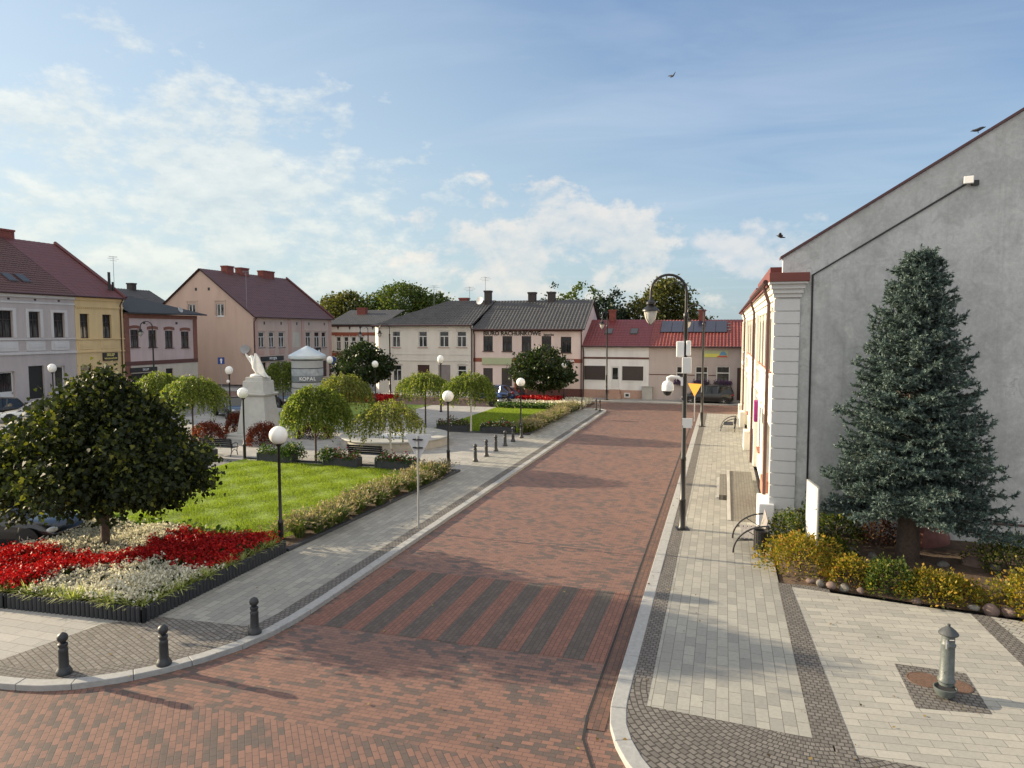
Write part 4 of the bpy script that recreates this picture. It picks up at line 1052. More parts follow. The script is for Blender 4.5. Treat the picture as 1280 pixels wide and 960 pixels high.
MB().box(-.14, -.052, 27.6, 31.5, -.1, .05).build('step_edge', mt['concrete'], st)

# ------------------------------------------------------------------ street furniture
# bollards
def bollard_mesh(parent):
    MB().lathe([(.135, 0), (.14, .05), (.12, .09), (.095, .13), (.088, .15), (.082, .42), (.088, .46), (.07, .5), (.085, .54), (.085, .57), (.06, .59)], n=16).build('post', mt['bollard'], parent, smooth=True)
    MB().lathe([(.045, .585), (.05, .60)] + [(.095 * math.sin(PI * i / 10 * .97 + .1), .685 - .095 * math.cos(PI * i / 10 * .97 + .1)) for i in range(1, 10)] + [(.01, .785)], n=16).build('ball_top', mt['bollard'], parent, smooth=True)
mm('bollard', (.024, .027, .03), .5, .25, 10, .15, 60)
bq = thing('bollard', 'ball topped iron bollard nearest the left edge on the corner setts', 'bollard', (-11.55, 9.79, 0), 0, 'bollards on the near corner'); bollard_mesh(bq)
dup(bq, (-10.04, 10.60, 0), .4, 'ball topped iron bollard in front of the flower bed corner'); dup(bq, (-9.27, 12.28, 0), .9, 'ball topped iron bollard by the kerb at the start of the crossing')
for x, y in ((-11.45, 32.18), (-11.4, 33.7), (-11.42, 35.33), (-11.45, 37.1), (-11.46, 38.7), (-11.4, 40.2)):
    c = dup(bq, (x, y, 0), rnd.random(), 'ball topped iron bollard in the row between plaza and pavement', (1, 1, 1.12)); c['group'] = 'bollards along the plaza edge'
for x, y in ((-10.94, 56.6), (-9.75, 56.4), (-9.3, 55.6)):
    c = dup(bq, (x, y, 0), rnd.random(), 'dark bollard at the far end of the left pavement', (.8, .8, 1.2)); c['group'] = 'bollards at the far corner'

# globe lamps
def globe_lamp(name, label, loc, h=3.35, group='globe lamps in the park'):
    t = thing(name, label, 'lamp', loc, 0, group)
    MB().lathe([(.11, 0), (.11, .06), (.075, .1), (.075, .7), (.085, .72), (.085, .78), (.052, .82), (.045, 1.5), (.042, h - .5), (.075, h - .46), (.11, h - .42), (.11, h - .40), (.04, h - .395)], n=14).build('post', mt['black_iron'], t, smooth=True)
    MB().ball((0, 0, h - .16), .265, 24, 16).build('globe', mt['globe_glass'], t, smooth=True)
    return t
gl = globe_lamp('globe_lamp', 'white globe lamp nearest the camera, at the corner of the flower bed', (-12.3, 17.6, 0), 3.47)
for (x, y, s, l) in ((-22.46, 29.35, 1.0, 'white globe lamp in front of the stone monument'), (-12.2, 30.55, 1.0, 'white globe lamp at the plaza corner beyond the give way sign'), (-11.75, 41.3, .98, 'white globe lamp at the near end of the far grass strip'),
                     (-13.4, 61.0, 1.0, 'white globe lamp in front of the dark round tree by the pink house'), (-32.6, 41.2, 1.1, 'white globe lamp with a small second lamp below, left of the monument'), (-44.0, 37.5, 1.15, 'white globe lamp by the white parked cars'),
                     (-27.3, 52.4, 1.1, 'white globe lamp right of the round tree with red flowers'), (-31.0, 51.6, 1.2, 'white globe lamp just right of the advertising column'), (-21.2, 51.6, 1.25, 'white globe lamp showing above the two far weeping birches')):
    d = dup(gl, (x, y, 0), 0, l, (1, 1, s))
    if 'second lamp' in l:
        MB().ball((.0, -.14, 2.62), .11, 12, 8).build('small_lamp', mt['globe_glass'], d, smooth=True)

# tall crook lamps
def crook_lamp(label, loc, rz, group='tall crook street lamps'):
    t = thing('street_lamp', label, 'street lamp', loc, rz, group)
    MB().box(-.2, .2, -.2, .2, 0, .035).lathe([(.13, .03), (.13, .07), (.105, .1), (.1, .9), (.11, .92), (.11, .97), (.085, 1.0), (.08, 2.2), (.092, 2.22), (.092, 2.3), (.075, 2.35), (.065, 6.7), (.085, 6.75), (.085, 6.85), (.05, 6.9)], n=14).build('pole', mt['black_iron'], t, smooth=True)
    cx, cz, r = -.55, 7.55, .52
    pts = [(0, 0, 6.8), (0, 0, 7.3)] + [(cx + .55 * math.cos(a), 0, cz + r * math.sin(a)) for a in [PI * i / 14 for i in range(15)]] + [(cx - .55, 0, 7.35)]
    MB().tube(pts, [.042] * len(pts), 10).build('crook_arm', mt['black_iron'], t, smooth=True)
    pts = [(-.02, 0, 6.9)] + [(-.32 + .3 * math.cos(a), 0, 7.5 + .33 * math.sin(a)) for a in [PI * .0 + PI * .8 * i / 10 for i in range(11)]]
    MB().tube(pts, .014, 6).build('arm_scroll', mt['black_iron'], t, smooth=True)
    lx = cx - .55
    ln = MB().lathe([(.03, 7.40), (.05, 7.36), (.07, 7.28), (.15, 7.22), (.15, 7.16), (.10, 7.12), (.17, 7.06), (.27, 6.98), (.275, 6.94), (.22, 6.94)], (lx, 0, 0), 18).build('lantern_cap', mt['black_iron'], t, smooth=True)
    MB().lathe([(.205, 6.95), (.2, 6.85), (.17, 6.72), (.11, 6.6), (.03, 6.53)], (lx, 0, 0), 16).build('lantern_glass', mt['lamp_glass'], t, smooth=True)
    k = MB()
    for i in range(4):
        a = PI / 4 + PI / 2 * i
        k.tube([(lx + .27 * math.cos(a), .27 * math.sin(a), 6.95), (lx + .2 * math.cos(a), .2 * math.sin(a), 6.7), (lx + .02 * math.cos(a), .02 * math.sin(a), 6.5)], .009, 5)
    k.build('lantern_cage', mt['black_iron'], t)
    return t
mm('lamp_glass', (.50, .49, .45), .25, .05)
cl = crook_lamp('tall black crook lamp nearest the camera, carrying white boxes and a dome camera', (-1.15, 22.95, 0), R(14))
dup(cl, (-1.3, 48.6, 0), R(25), 'tall black crook lamp in front of the mauve house, beside the orange sign')
dup(cl, (-10.25, 64.9, 0), R(75), 'tall black crook lamp in front of the low white house')
dup(cl, (-32.9, 66.4, 0), R(5), 'tall black crook lamp before the ivory house, left of its door', (1, 1, .88))
dup(cl, (-41.0, 77.0, 0), R(-5), 'tall black crook lamp in front of the distant brown banded house', (1, 1, .86))
dup(cl, (-52.2, 55.2, 0), R(20), 'tall black crook lamp in front of the small pink and brown house', (1, 1, .9))

# boxes and camera hung on the near lamp
PX, PY = -1.15, 22.95
b = MB().box(-.27, -.03, -.2, .1, 5.5, 6.0).build('junction_box', mt['white_plastic'], bevel=.03, loc=(PX, PY, 0)); tag(b, 'white equipment box strapped to the left of the near street lamp', 'equipment box')
b = MB().box(.03, .17, -.22, .06, 5.55, 6.02).build('junction_box', mt['white_plastic'], bevel=.03, loc=(PX, PY, 0)); tag(b, 'narrow white equipment box on the back of the near street lamp', 'equipment box')
b = MB().box(-.08, .2, -.33, -.10, 5.0, 5.5).build('junction_box', mt['white_paint'], bevel=.02, loc=(PX, PY, 0)); tag(b, 'lower pale equipment box facing the camera on the near street lamp', 'equipment box')
t = thing('surveillance_camera', 'white dome surveillance camera on a short arm of the near street lamp', 'camera', (PX, PY, 0))
MB().tube([(-.07, -.02, 4.75), (-.2, -.03, 4.86), (-.42, -.05, 4.88), (-.52, -.06, 4.84), (-.52, -.06, 4.72)], .055, 10).box(-.12, -.05, -.08, .08, 4.6, 4.86).build('arm', mt['white_plastic'], t, smooth=True)
MB().lathe([(.05, 4.76), (.15, 4.70), (.185, 4.6), (.185, 4.44), (.16, 4.42)], (-.52, -.06, 0), 18).build('housing', mt['white_plastic'], t, smooth=True)
MB().ball((-.52, -.06, 4.42), .15, 16, 10).build('dome', mt['glass_dark'], t, smooth=True)
b = MB().box(-.05, .26, -.16, -.10, 3.36, 3.58).box(-.02, .24, -.17, -.161, 3.28, 3.36).build('notice_plate', mt['white_paint'], loc=(PX, PY, 0)); tag(b, 'small white notice plate tied to the near street lamp', 'notice')

# give way sign seen from behind
t = thing('give_way_sign', 'back of a grey inverted triangle road sign on a thin post by the left kerb', 'road sign', (-9.25, 20.56, 0), R(2))
MB().tube([(0, 0, 0), (0, 0, 3.0)], .03, 10).build('post', mt['galvanised'], t, smooth=True)
MB().prism([(-.45, 3.0), (-.41, 3.05), (.41, 3.05), (.45, 3.0), (.04, 2.26), (-.04, 2.26)], .035, .05).build('plate', mm('sign_back', (.52, .53, .55), .5, .06), t, bevel=.006)
MB().prism([(-.38, 2.99), (.38, 2.99), (0, 2.34)], .0505, .054).build('sign_face', mt['letter_yellow'], t)
MB().box(-.16, .16, -.045, .034, 2.86, 2.9).box(-.16, .16, -.045, .034, 2.6, 2.64).build('bracket', mt['black_iron'], t)
# orange lit sign
mm('sign_orange', (.80, .33, .03), .5, .05)
t = thing('give_way_sign', 'bright orange inverted triangle road sign on the right pavement, past the near lamp', 'road sign', (-1.88, 51.2, 0), R(-28))
MB().tube([(0, .03, 0), (0, .03, 2.65)], .035, 8).build('post', mt['galvanised'], t, smooth=True)
MB().prism([(-.54, 2.66), (.54, 2.66), (0, 1.75)], -.02, -.006).build('plate', mt['sign_orange'], t)
# blue signs
mm('sign_blue', (.015, .05, .22), .5, .05)
t = thing('one_way_sign', 'square blue sign with a white upward arrow before the salmon gable', 'road sign', (-49.6, 61.5, 0), R(50))
MB().tube([(0, .03, 0), (0, .03, 3.6)], .035, 8).build('post', mt['galvanised'], t)
MB().box(-.33, .33, -.02, 0, 2.95, 3.65).build('plate', mt['sign_blue'], t)
MB().poly([(-.06, -.025, 3.03), (.06, -.025, 3.03), (.06, -.025, 3.35), (.15, -.025, 3.35), (0, -.025, 3.58), (-.15, -.025, 3.35), (-.06, -.025, 3.35)]).build('arrow', mt['letter_white'], t)
t = thing('round_sign', 'round blue road sign beside the round tree with red flowers', 'road sign', (-38.9, 65.3, 0), R(30))
MB().tube([(0, .03, 0), (0, .03, 3.5)], .035, 8).build('post', mt['galvanised'], t)
MB().lathe([(.42, -.01), (.42, .01)], (0, -.01, 3.3), 20, Matrix.Rotation(R(90), 3, 'X')).build('plate', mt['sign_blue'], t)

# ------------------------------------------------------------------ benches, bins, planters
def park_bench(label, loc, rz):
    t = thing('park_bench', label, 'bench', loc, rz, 'black benches round the plaza')
    s = MB()
    for i in range(4): s.box(-.95, .95, -.22 + i * .12, -.12 + i * .12, .43, .46)
    s.build('seat', mt['black_iron'], t)
    b_ = MB()
    for i in range(4): b_.obox((0, .27 + i * .03, .54 + i * .105), (1.9, .025, .085), Matrix.Rotation(R(-14), 3, 'X'))
    b_.build('backrest', mt['black_iron'], t)
    for x in (-.85, .85):
        f = MB().tube([(x, -.26, 0), (x, -.2, .25), (x, -.24, .42), (x, -.28, .6), (x, -.1, .66), (x, .2, .62), (x, .26, .43), (x, .22, .25), (x, .34, 0)], .024, 7).tube([(x, .24, .43), (x, .4, .92)], .022, 7).tube([(x, -.24, .42), (x, .24, .42)], .022, 7).tube([(x, -.2, .22), (x, .0, .34), (x, .22, .22)], .016, 6)
        f.build('side_frame', mt['black_iron'], t)
    return t
pb = park_bench('black cast iron bench behind a planter, left of the globe lamp by the monument', (-24.6, 30.2, 0), PI + .05)
dup(pb, (-16.3, 30.45, 0), PI - .03, 'black bench before the fountain, behind the planter of white flowers')
dup(pb, (-29.6, 40.5, 0), 1.2, 'dark bench in the shade right of the monument base')

mm('leaf_shade', (.03, .06, .012), .6)
LM = {}
LM['bed_leaf'] = leafmat('bedding_leaf', [(0, (.025, .055, .012)), (.6, (.05, .10, .02)), (1, (.11, .15, .03))], .3)
LM['red_flower'] = leafmat('red_flower', [(0, (.20, .004, .006)), (.5, (.42, .008, .010)), (1, (.58, .03, .022))], .25, tint=(1, .5, .5))
LM['white_flower'] = leafmat('white_flower', [(0, (.50, .47, .34)), (.5, (.68, .64, .50)), (1, (.78, .76, .66))], .3, tint=(1, 1, .85))
LM['mixed_flower'] = leafmat('mixed_flower', [(0, (.45, .02, .05)), (.35, (.30, .01, .09)), (.5, (.72, .70, .66)), (.75, (.06, .11, .03)), (1, (.03, .07, .02))], .25)
LM['planter_green'] = leafmat('planter_green', [(0, (.02, .05, .012)), (.6, (.06, .12, .02)), (.9, (.10, .16, .03)), (1, (.45, .43, .3))], .3)
LM['striped_grass'] = leafmat('striped_grass', [(0, (.16, .22, .04)), (.5, (.34, .38, .12)), (1, (.52, .52, .28))], .4)
LM['lawn_blade'] = leafmat('lawn_blade', [(0, (.11, .17, .016)), (.5, (.19, .26, .03)), (1, (.30, .36, .06))], .5)
LM['maple'] = leafmat('maple_leaf', [(0, (.011, .017, .007)), (.55, (.021, .031, .010)), (.85, (.045, .058, .015)), (1, (.16, .165, .028))], .33, .6)
LM['dark_maple'] = leafmat('dark_maple_leaf', [(0, (.012, .026, .008)), (.6, (.026, .046, .012)), (.93, (.045, .065, .015)), (1, (.14, .15, .04))], .28, .45)
LM['birch'] = leafmat('birch_leaf', [(0, (.06, .10, .018)), (.5, (.13, .18, .03)), (.85, (.23, .26, .05)), (1, (.34, .34, .10))], .5, .5)
LM['birch_dry'] = leafmat('dry_birch_leaf', [(0, (.07, .10, .02)), (.5, (.15, .175, .04)), (.85, (.25, .25, .065)), (1, (.38, .34, .16))], .5, .5)
LM['barberry'] = leafmat('barberry_leaf', [(0, (.05, .012, .010)), (.5, (.13, .028, .018)), (1, (.24, .06, .03))], .35)
LM['barberry_dark'] = leafmat('dark_barberry_leaf', [(0, (.028, .012, .012)), (.6, (.06, .02, .016)), (1, (.14, .09, .03))], .3)
LM['spirea'] = leafmat('spirea_leaf', [(0, (.07, .085, .012)), (.35, (.17, .165, .02)), (.7, (.33, .26, .03)), (.9, (.42, .25, .04)), (1, (.28, .12, .03))], .4)
LM['spirea_green'] = leafmat('green_shrub_leaf', [(0, (.025, .05, .012)), (.55, (.06, .095, .018)), (.85, (.16, .17, .03)), (1, (.45, .40, .08))], .35)
LM['needle'] = leafmat('spruce_needle', [(0, (.040, .066, .060)), (.5, (.080, .120, .108)), (.85, (.13, .18, .158)), (1, (.20, .255, .22))], .12, .6, tint=(1, 1, .8))
LM['tree_far'] = leafmat('far_tree_leaf', [(0, (.028, .055, .012)), (.5, (.055, .09, .018)), (1, (.12, .14, .03))], .35)
LM['tree_olive'] = leafmat('far_olive_leaf', [(0, (.04, .05, .014)), (.5, (.075, .085, .022)), (1, (.14, .13, .04))], .35)
LM['fir_far'] = leafmat('far_fir_needle', [(0, (.014, .028, .018)), (.6, (.026, .046, .028)), (1, (.05, .07, .04))], .15)
LM['straw'] = leafmat('grass_straw', [(0, (.045, .09, .02)), (.5, (.10, .155, .04)), (.8, (.16, .19, .06)), (1, (.28, .27, .13))], .42)
LM['plume'] = leafmat('grass_plume', [(0, (.26, .20, .15)), (.6, (.36, .30, .24)), (1, (.46, .41, .35))], .45)


def planter(label, loc, rz, L_, mat, seed, fl=220, hgt=.42, w=.5):
    t = thing('flower_planter', label, 'planter', loc, rz, 'slate grey flower planters round the plaza')
    m = MB().box(-L_ / 2, L_ / 2, -w / 2, w / 2, 0, .42)
    m.box(-L_ / 2 - .03, -L_ / 2 + .05, -w / 2 - .03, w / 2 + .03, .0, .46).box(L_ / 2 - .05, L_ / 2 + .03, -w / 2 - .03, w / 2 + .03, 0, .46)
    m.build('box', mt['dark_slate'], t, bevel=.01)
    MB().box(-L_ / 2 + .05, L_ / 2 - .05, -w / 2 + .03, w / 2 - .03, .42, .44).build('soil', mt['soil'], t)
    rs = np.random.RandomState(seed)
    n = fl * 3
    P = np.column_stack([rs.uniform(-L_ / 2, L_ / 2, n), rs.uniform(-w / 2 - .1, w / 2 + .1, n), .40 + hgt * rs.uniform(0, 1, n) * (1 - .5 * rs.uniform(0, 1, n))])
    lump = .6 + .4 * np.sin(P[:, 0] * 5 + seed) * np.cos(P[:, 0] * 2.3 + seed * 2)
    P[:, 2] = .40 + (P[:, 2] - .40) * lump
    soup('foliage', leaf_array(P, .11, DIAMOND, up=.6, rs=rs), 4, LM['planter_green'], t)
    P = P[rs.choice(n, fl)] + rs.normal(size=(fl, 3)) * .02; P[:, 2] += .05
    soup('flowers', leaf_array(P, .095, OVAL, up=.8, rs=rs), 6, mat, t)
    return t
planter('slate planter with white flowers in front of the left plaza bench', (-25.4, 29.1, 0), .03, 2.6, LM['planter_green'], 1, 160)
planter('slate planter with rounded green shrub behind the nearest globe lamp', (-20.6, 29.35, 0), 0, 1.9, LM['planter_green'], 2, 200, .62)
planter('slate planter of crimson and white flowers at the end of the fountain bench', (-17.0, 29.25, 0), 0, 1.7, LM['mixed_flower'], 3, 200, .6)
planter('slate planter of red flowers behind the give way sign', (-14.2, 29.3, 0), 0, 2.0, LM['mixed_flower'], 4, 200, .55)
planter('slate planter of dark red flowers right of the globe lamp, on the far lawn edge', (-16.4, 41.9, 0), 0, 2.0, LM['mixed_flower'], 5, 220, .6)
planter('slate planter of crimson and white flowers right of the white birch trunk', (-13.4, 41.9, 0), 0, 2.1, LM['mixed_flower'], 6, 300, .62)

# right bench with bowed iron frames and grey slats
t = thing('street_bench', 'bench with bowed black iron ends and grey slats beside the litter bin', 'bench', (.86, 21.55, 0), R(-90))
s = MB()
for i in range(5): s.box(-.72, .72, -.28 + i * .115, -.185 + i * .115, .43, .465)
s.build('seat', mt['timber_grey'], t, bevel=.006)
s = MB()
for i in range(6): s.obox((0, .34 + i * .018, .52 + i * .085), (1.44, .03, .07), Matrix.Rotation(R(-12), 3, 'X'))
s.build('backrest', mt['timber_grey'], t, bevel=.006)
for x in (-.74, .74):
    arcp = [(x, -.48 + .95 * (1 - math.cos(a)), .82 * math.sin(a) + .02) for a in [PI / 2 * i / 12 for i in range(13)]]
    f = MB().tube(arcp, .024, 8).tube([(x, .47, .84), (x, .40, .45), (x, .36, 0)], .022, 8).tube([(x, -.36, .42), (x, .4, .42)], .018, 7)
    for k in (.15, .3): f.tube([(x, .3, .44), (x, -.48 + .95 * (1 - math.cos(k * PI)), .82 * math.sin(k * PI))], .011, 6)
    f.build('side_frame', mt['black_iron'], t, smooth=True)
t = thing('street_bench', 'small dark iron bench far down the right pavement by the cream front', 'bench', (.4, 47.2, 0), R(-90))
s = MB(); s.box(-.75, .75, -.28, .28, .42, .46); s.build('seat', mt['black_iron'], t); s = MB()
for i in range(5): s.obox((0, .34 + i * .018, .52 + i * .085), (1.44, .03, .07), Matrix.Rotation(R(-12), 3, 'X'))
s.build('backrest', mt['black_iron'], t)
for x in (-.74, .74):
    arcp = [(x, -.48 + .95 * (1 - math.cos(a)), .82 * math.sin(a) + .02) for a in [PI / 2 * i / 8 for i in range(9)]]
    MB().tube(arcp, .026, 7).tube([(x, .47, .84), (x, .36, 0)], .024, 7).build('side_frame', mt['black_iron'], t)
# litter bin
t = thing('litter_bin', 'black slatted litter bin on a scrolled iron foot beside the yellow shrubs', 'bin', (1.12, 20.5, 0), .3)
m = MB()
for i in range(18):
    a = 2 * PI * i / 18
    m.obox((.2 * math.cos(a), .2 * math.sin(a), .53), (.02, .058, .56), Matrix.Rotation(a, 3, 'Z'))
m.build('slats', mt['black_iron'], t)
MB().lathe([(.185, .27), (.185, .8), (.175, .8), (.175, .3)], n=18).build('liner', mt['rubber'], t); MB().lathe([(.205, .30), (.217, .30), (.217, .33), (.205, .33)], n=18).lathe([(.205, .72), (.217, .72), (.217, .75), (.205, .75)], n=18).build('hoop', mt['black_iron'], t)
m = MB().tube([(0, 0, .27), (0, 0, .1)], .035, 8)
for i in range(3):
    a = 2 * PI * i / 3 + .3
    m.tube([(0, 0, .16), (.12 * math.cos(a), .12 * math.sin(a), .12), (.22 * math.cos(a), .22 * math.sin(a), .03), (.27 * math.cos(a), .27 * math.sin(a), .06)], .02, 6)
m.build('foot', mt['black_iron'], t, smooth=True)
# information board
t = thing('information_board', 'white information board in a grey metal frame standing among the yellow shrubs', 'board', (2.43, 20.75, 0), R(-82))
MB().tube([(-.55, 0, 0), (-.55, 0, 2.15)], .035, 8).tube([(.55, 0, 0), (.55, 0, 2.15)], .035, 8).build('posts', mt['galvanised'], t)
MB().box(-.5, .5, -.025, .025, .6, 2.12).build('panel', mt['white_paint'], t); MB().box(-.515, .515, -.03, .03, 2.121, 2.16).box(-.515, .515, -.03, .03, .56, .599).build('frame', mt['galvanised'], t)
MB().box(-.42, .42, -.029, -.0255, 1.0, 1.28).build('printed_strip', mt['grey_trim'], t)
# water pump
t = thing('water_pump', 'grey green cast iron water pump with a domed cap, spout and basin', 'water pump', (3.84, 13.61, 0), R(-20))
mm('pump_green', (.085, .10, .098), .45, .25, 9, .2, 50)
MB().lathe([(.15, 0), (.155, .05), (.13, .10), (.125, .22), (.142, .24), (.142, .27), (.118, .30), (.108, .86), (.122, .87), (.122, .9), (.105, .92), (.103, 1.06)], n=20).build('column', mt['pump_green'], t, smooth=True)
MB().lathe([(.105, 1.055), (.155, 1.07), (.16, 1.09), (.12, 1.14), (.06, 1.19), (.025, 1.21), (.025, 1.25), (.005, 1.26)], n=20).build('cap', mt['grey_iron'], t, smooth=True)
MB().tube([(0, -.10, .98), (0, -.16, .985), (.0, -.2, .96), (0, -.205, .88)], [.028, .026, .022, .02], 8).tube([(.03, -.12, 1.01), (.10, -.13, 1.03)], .01, 6).build('spout', mt['steel'], t, smooth=True)
MB().lathe([(.06, .03), (.13, .05), (.175, .14), (.185, .19), (.17, .195), (.155, .15), (.1, .13)], (0, -.17, 0), 18).build('basin', mt['pump_green'], t, smooth=True)
MB().lathe([(.145, .165), (.145, .175)], (0, -.17, 0), 16).build('grate', mt['rubber'], t)
MB().lathe([(.035, -.002), (.035, .004)], (0, -.113, .42), 12, Matrix.Rotation(R(90), 3, 'X')).build('emblem', mt['pump_green'], t)
struct(MB().slab([(3.22, 12.93), (4.37, 13.07), (4.41, 14.55), (3.24, 14.6)], -.2, .005).build('pump_setts', pv['cobble']))
mm('rusty_iron', (.13, .075, .05), .8, .3, 20, .6, 70)
t = MB().lathe([(.30, 0), (.30, .012), (.28, .016), (.28, .012)], (0, 0, 0), 24).build('manhole_cover', mt['rusty_iron'], loc=(3.62, 14.05, .0)); tag(t, 'round rusty manhole cover left of the water pump', 'manhole cover')
t = MB().lathe([(.26, 0), (.26, .012), (.24, .016)], (0, 0, 0), 24).build('manhole_cover', mt['rusty_iron'], loc=(4.1, 13.95, .0)); tag(t, 'round rusty manhole cover behind the water pump', 'manhole cover')

# fountain
t = thing('fountain', 'low round stone fountain basin full of pale water on the plaza', 'fountain', (-17.7, 36.3, 0))
mm('fountain_stone', (.40, .37, .32), .8, .12, 3, .2, 40); mm('fountain_rim', (.30, .30, .28), .7, .12, 3)
MB().lathe([(3.0, 0), (3.0, .42), (2.35, .42), (2.35, .05)], n=48).build('basin_wall', mt['fountain_stone'], t, smooth=True)
MB().lathe([(2.3, .422), (3.08, .422), (3.1, .47), (3.06, .52), (2.36, .52), (2.3, .48)], n=48).build('rim', mt['fountain_rim'], t, smooth=True)
mw, nt_, N_, L_, P_ = newmat('fountain_water'); P_.inputs['Base Color'].default_value = (.30, .36, .38, 1); P_.inputs['Roughness'].default_value = .08
tcw = N_.new('ShaderNodeTexCoord'); bw_ = N_.new('ShaderNodeBump'); bw_.inputs['Strength'].default_value = .35; L_.new(noise(N_, L_, tcw.outputs['Object'], 5, 3), bw_.inputs['Height']); L_.new(bw_.outputs[0], P_.inputs['Normal'])
MB().lathe([(.01, .34), (2.36, .34)], n=40).build('water', mw, t)
MB().lathe([(.9, .2), (.9, .44), (.75, .5), (.2, .52)], n=24).build('centre_slab', mt['white_paint'], t)

# monument
t = thing('stone_monument', 'tall tapering pale stone monument pedestal on a stepped base in the plaza', 'monument', (-26.45, 36, 0), .06)
mm('monument_stone', (.46, .46, .43), .8, .12, 2, .15, 40, stain=.3, stain_col=(.3, .3, .27)); mm('statue_white', (.62, .63, .62), .6, .1, 3, .1, 30)
MB().box(-1.75, 1.75, -1.5, 1.5, 0, .16).box(-1.5, 1.5, -1.25, 1.25, .16, .3).build('steps', mt['monument_stone'], t, bevel=.02)
def taper(mb, w0, w1, z0, z1, k=.85):
    return mb.add([(-w0, -w0 * k, z0), (w0, -w0 * k, z0), (w0, w0 * k, z0), (-w0, w0 * k, z0), (-w1, -w1 * k, z1), (w1, -w1 * k, z1), (w1, w1 * k, z1), (-w1, w1 * k, z1)], [(3, 2, 1, 0), (4, 5, 6, 7), (0, 1, 5, 4), (1, 2, 6, 5), (2, 3, 7, 6), (3, 0, 4, 7)])
taper(MB(), .98, .70, .3, 2.5).build('shaft', mt['monument_stone'], t, bevel=.02)
m = taper(MB(), .76, .88, 2.5, 2.6); taper(m, .88, .88, 2.6, 2.68); taper(m, .70, .66, 2.68, 3.4); taper(m, .56, .54, 3.4, 3.62); m.build('capital', mt['monument_stone'], t, bevel=.015)
# bird figure on top: a crouching body, one wing spread up and back, the other swept down
t = thing('eagle_statue', 'white stone eagle with raised wings on top of the monument', 'statue', (-26.4, 36, 3.62), .06)
def ring(c, rx, rz, ax, n=12):
    a = Vector(ax).normalized(); u = a.cross(Vector((0, 1, 0))).normalized(); v = a.cross(u)
    return [Vector(c) + u * (rx * math.cos(2 * PI * k / n)) + v * (rz * math.sin(2 * PI * k / n)) for k in range(n)]
bp_ = [((.62, 0, .0), .04, .16, (-1, 0, .2)), ((.35, 0, .08), .10, .2, (-1, 0, .35)), ((.05, 0, .3), .22, .26, (-.8, 0, .8)), ((-.18, 0, .62), .24, .25, (-.5, 0, 1)), ((-.3, 0, .95), .16, .17, (-.3, 0, 1)), ((-.36, 0, 1.12), .11, .11, (-.6, 0, .8)), ((-.48, 0, 1.2), .10, .09, (-1, 0, .2)), ((-.62, 0, 1.17), .03, .03, (-1, 0, -.4))]
MB().loft([ring(*b_) for b_ in bp_]).build('body', mt['statue_white'], t, smooth=True)
def wing(pts, y, th):
    m = MB(); n = len(pts)
    f = [Vector((p[0], y + p[2], p[1])) for p in pts]
    m.add(f + [p + Vector((0, th, 0)) for p in f], [tuple(range(n)), tuple(range(2 * n - 1, n - 1, -1))] + [(i, i + n, (i + 1) % n + n, (i + 1) % n) for i in range(n)])
    return m
wing([(-.25, .55, 0), (-.1, 1.1, -.1), (.0, 1.42, -.16), (.14, 1.38, -.18), (.3, 1.15, -.2), (.5, .75, -.2), (.66, .32, -.18), (.85, .02, -.15), (.6, .0, -.14), (.3, .15, -.08), (.02, .3, 0)], -.24, .09).build('wing', mt['statue_white'], t, bevel=.03)
wing([(-.3, .7, .05), (-.62, 1.0, .12), (-1.15, 1.38, .2), (-1.12, 1.22, .2), (-.75, .75, .14), (-.5, .5, .08), (-.2, .45, 0)], .2, .07).build('wing', mt['statue_white'], t, bevel=.025)
MB().tube([(-.1, -.1, .25), (-.12, -.12, 0)], [.09, .06], 8).build('leg', mt['statue_white'], t); MB().tube([(.05, .12, .25), (.03, .12, 0)], [.09, .06], 8).build('leg', mt['statue_white'], t)
MB().ball((-.05, 0, .06), .5, 16, 8, (1, .75, .3)).build('rock_base', mt['statue_white'], t, smooth=True)

# advertising column
t = thing('advertising_column', 'round pale advertising column with a conical cap behind the weeping birch', 'advertising column', (-29.2, 45.5, 0))
mm('column_grey', (.36, .37, .36), .5, .06, 2); mm('column_cap', (.50, .56, .58), .35, .05, metal=.2); mm('poster_grey', (.30, .33, .35), .5, .35, 2.5); mm('poster_dark', (.14, .16, .17), .5, .2, 2)
MB().lathe([(1.2, 0), (1.2, .5), (1.12, .52), (1.12, 4.35)], n=32).build('drum', mt['column_grey'], t, smooth=True)
MB().lathe([(1.1, 4.30), (1.31, 4.33), (1.34, 4.36), (1.34, 4.54), (1.27, 4.62), (.06, 5.26)], n=32).build('cap', mt['column_cap'], t, smooth=True)
for z in (4.2, 3.62, 2.62, 2.2): MB().lathe([(1.121, z), (1.14, z + .01), (1.14, z + .05), (1.121, z + .06)], n=32).build('hoop', mt['dark_slate'], t)
MB().lathe([(1.124, 3.12), (1.126, 3.13), (1.126, 3.6), (1.124, 3.61)], n=32).build('poster', mt['poster_grey'], t); MB().lathe([(1.124, 2.69), (1.127, 2.7), (1.127, 3.1), (1.124, 3.11)], n=32).build('poster', mt['poster_dark'], t)
for i, ch in enumerate('KOPAL'):
    a = R(-90 + 32 + (i - 1.9) * 12.5)
    text(t, ch, .36, (1.132 * math.cos(a), 1.132 * math.sin(a), 2.9), mt['letter_white'], rot=(PI / 2, 0, a + PI / 2), ext=.006, bold=.006)

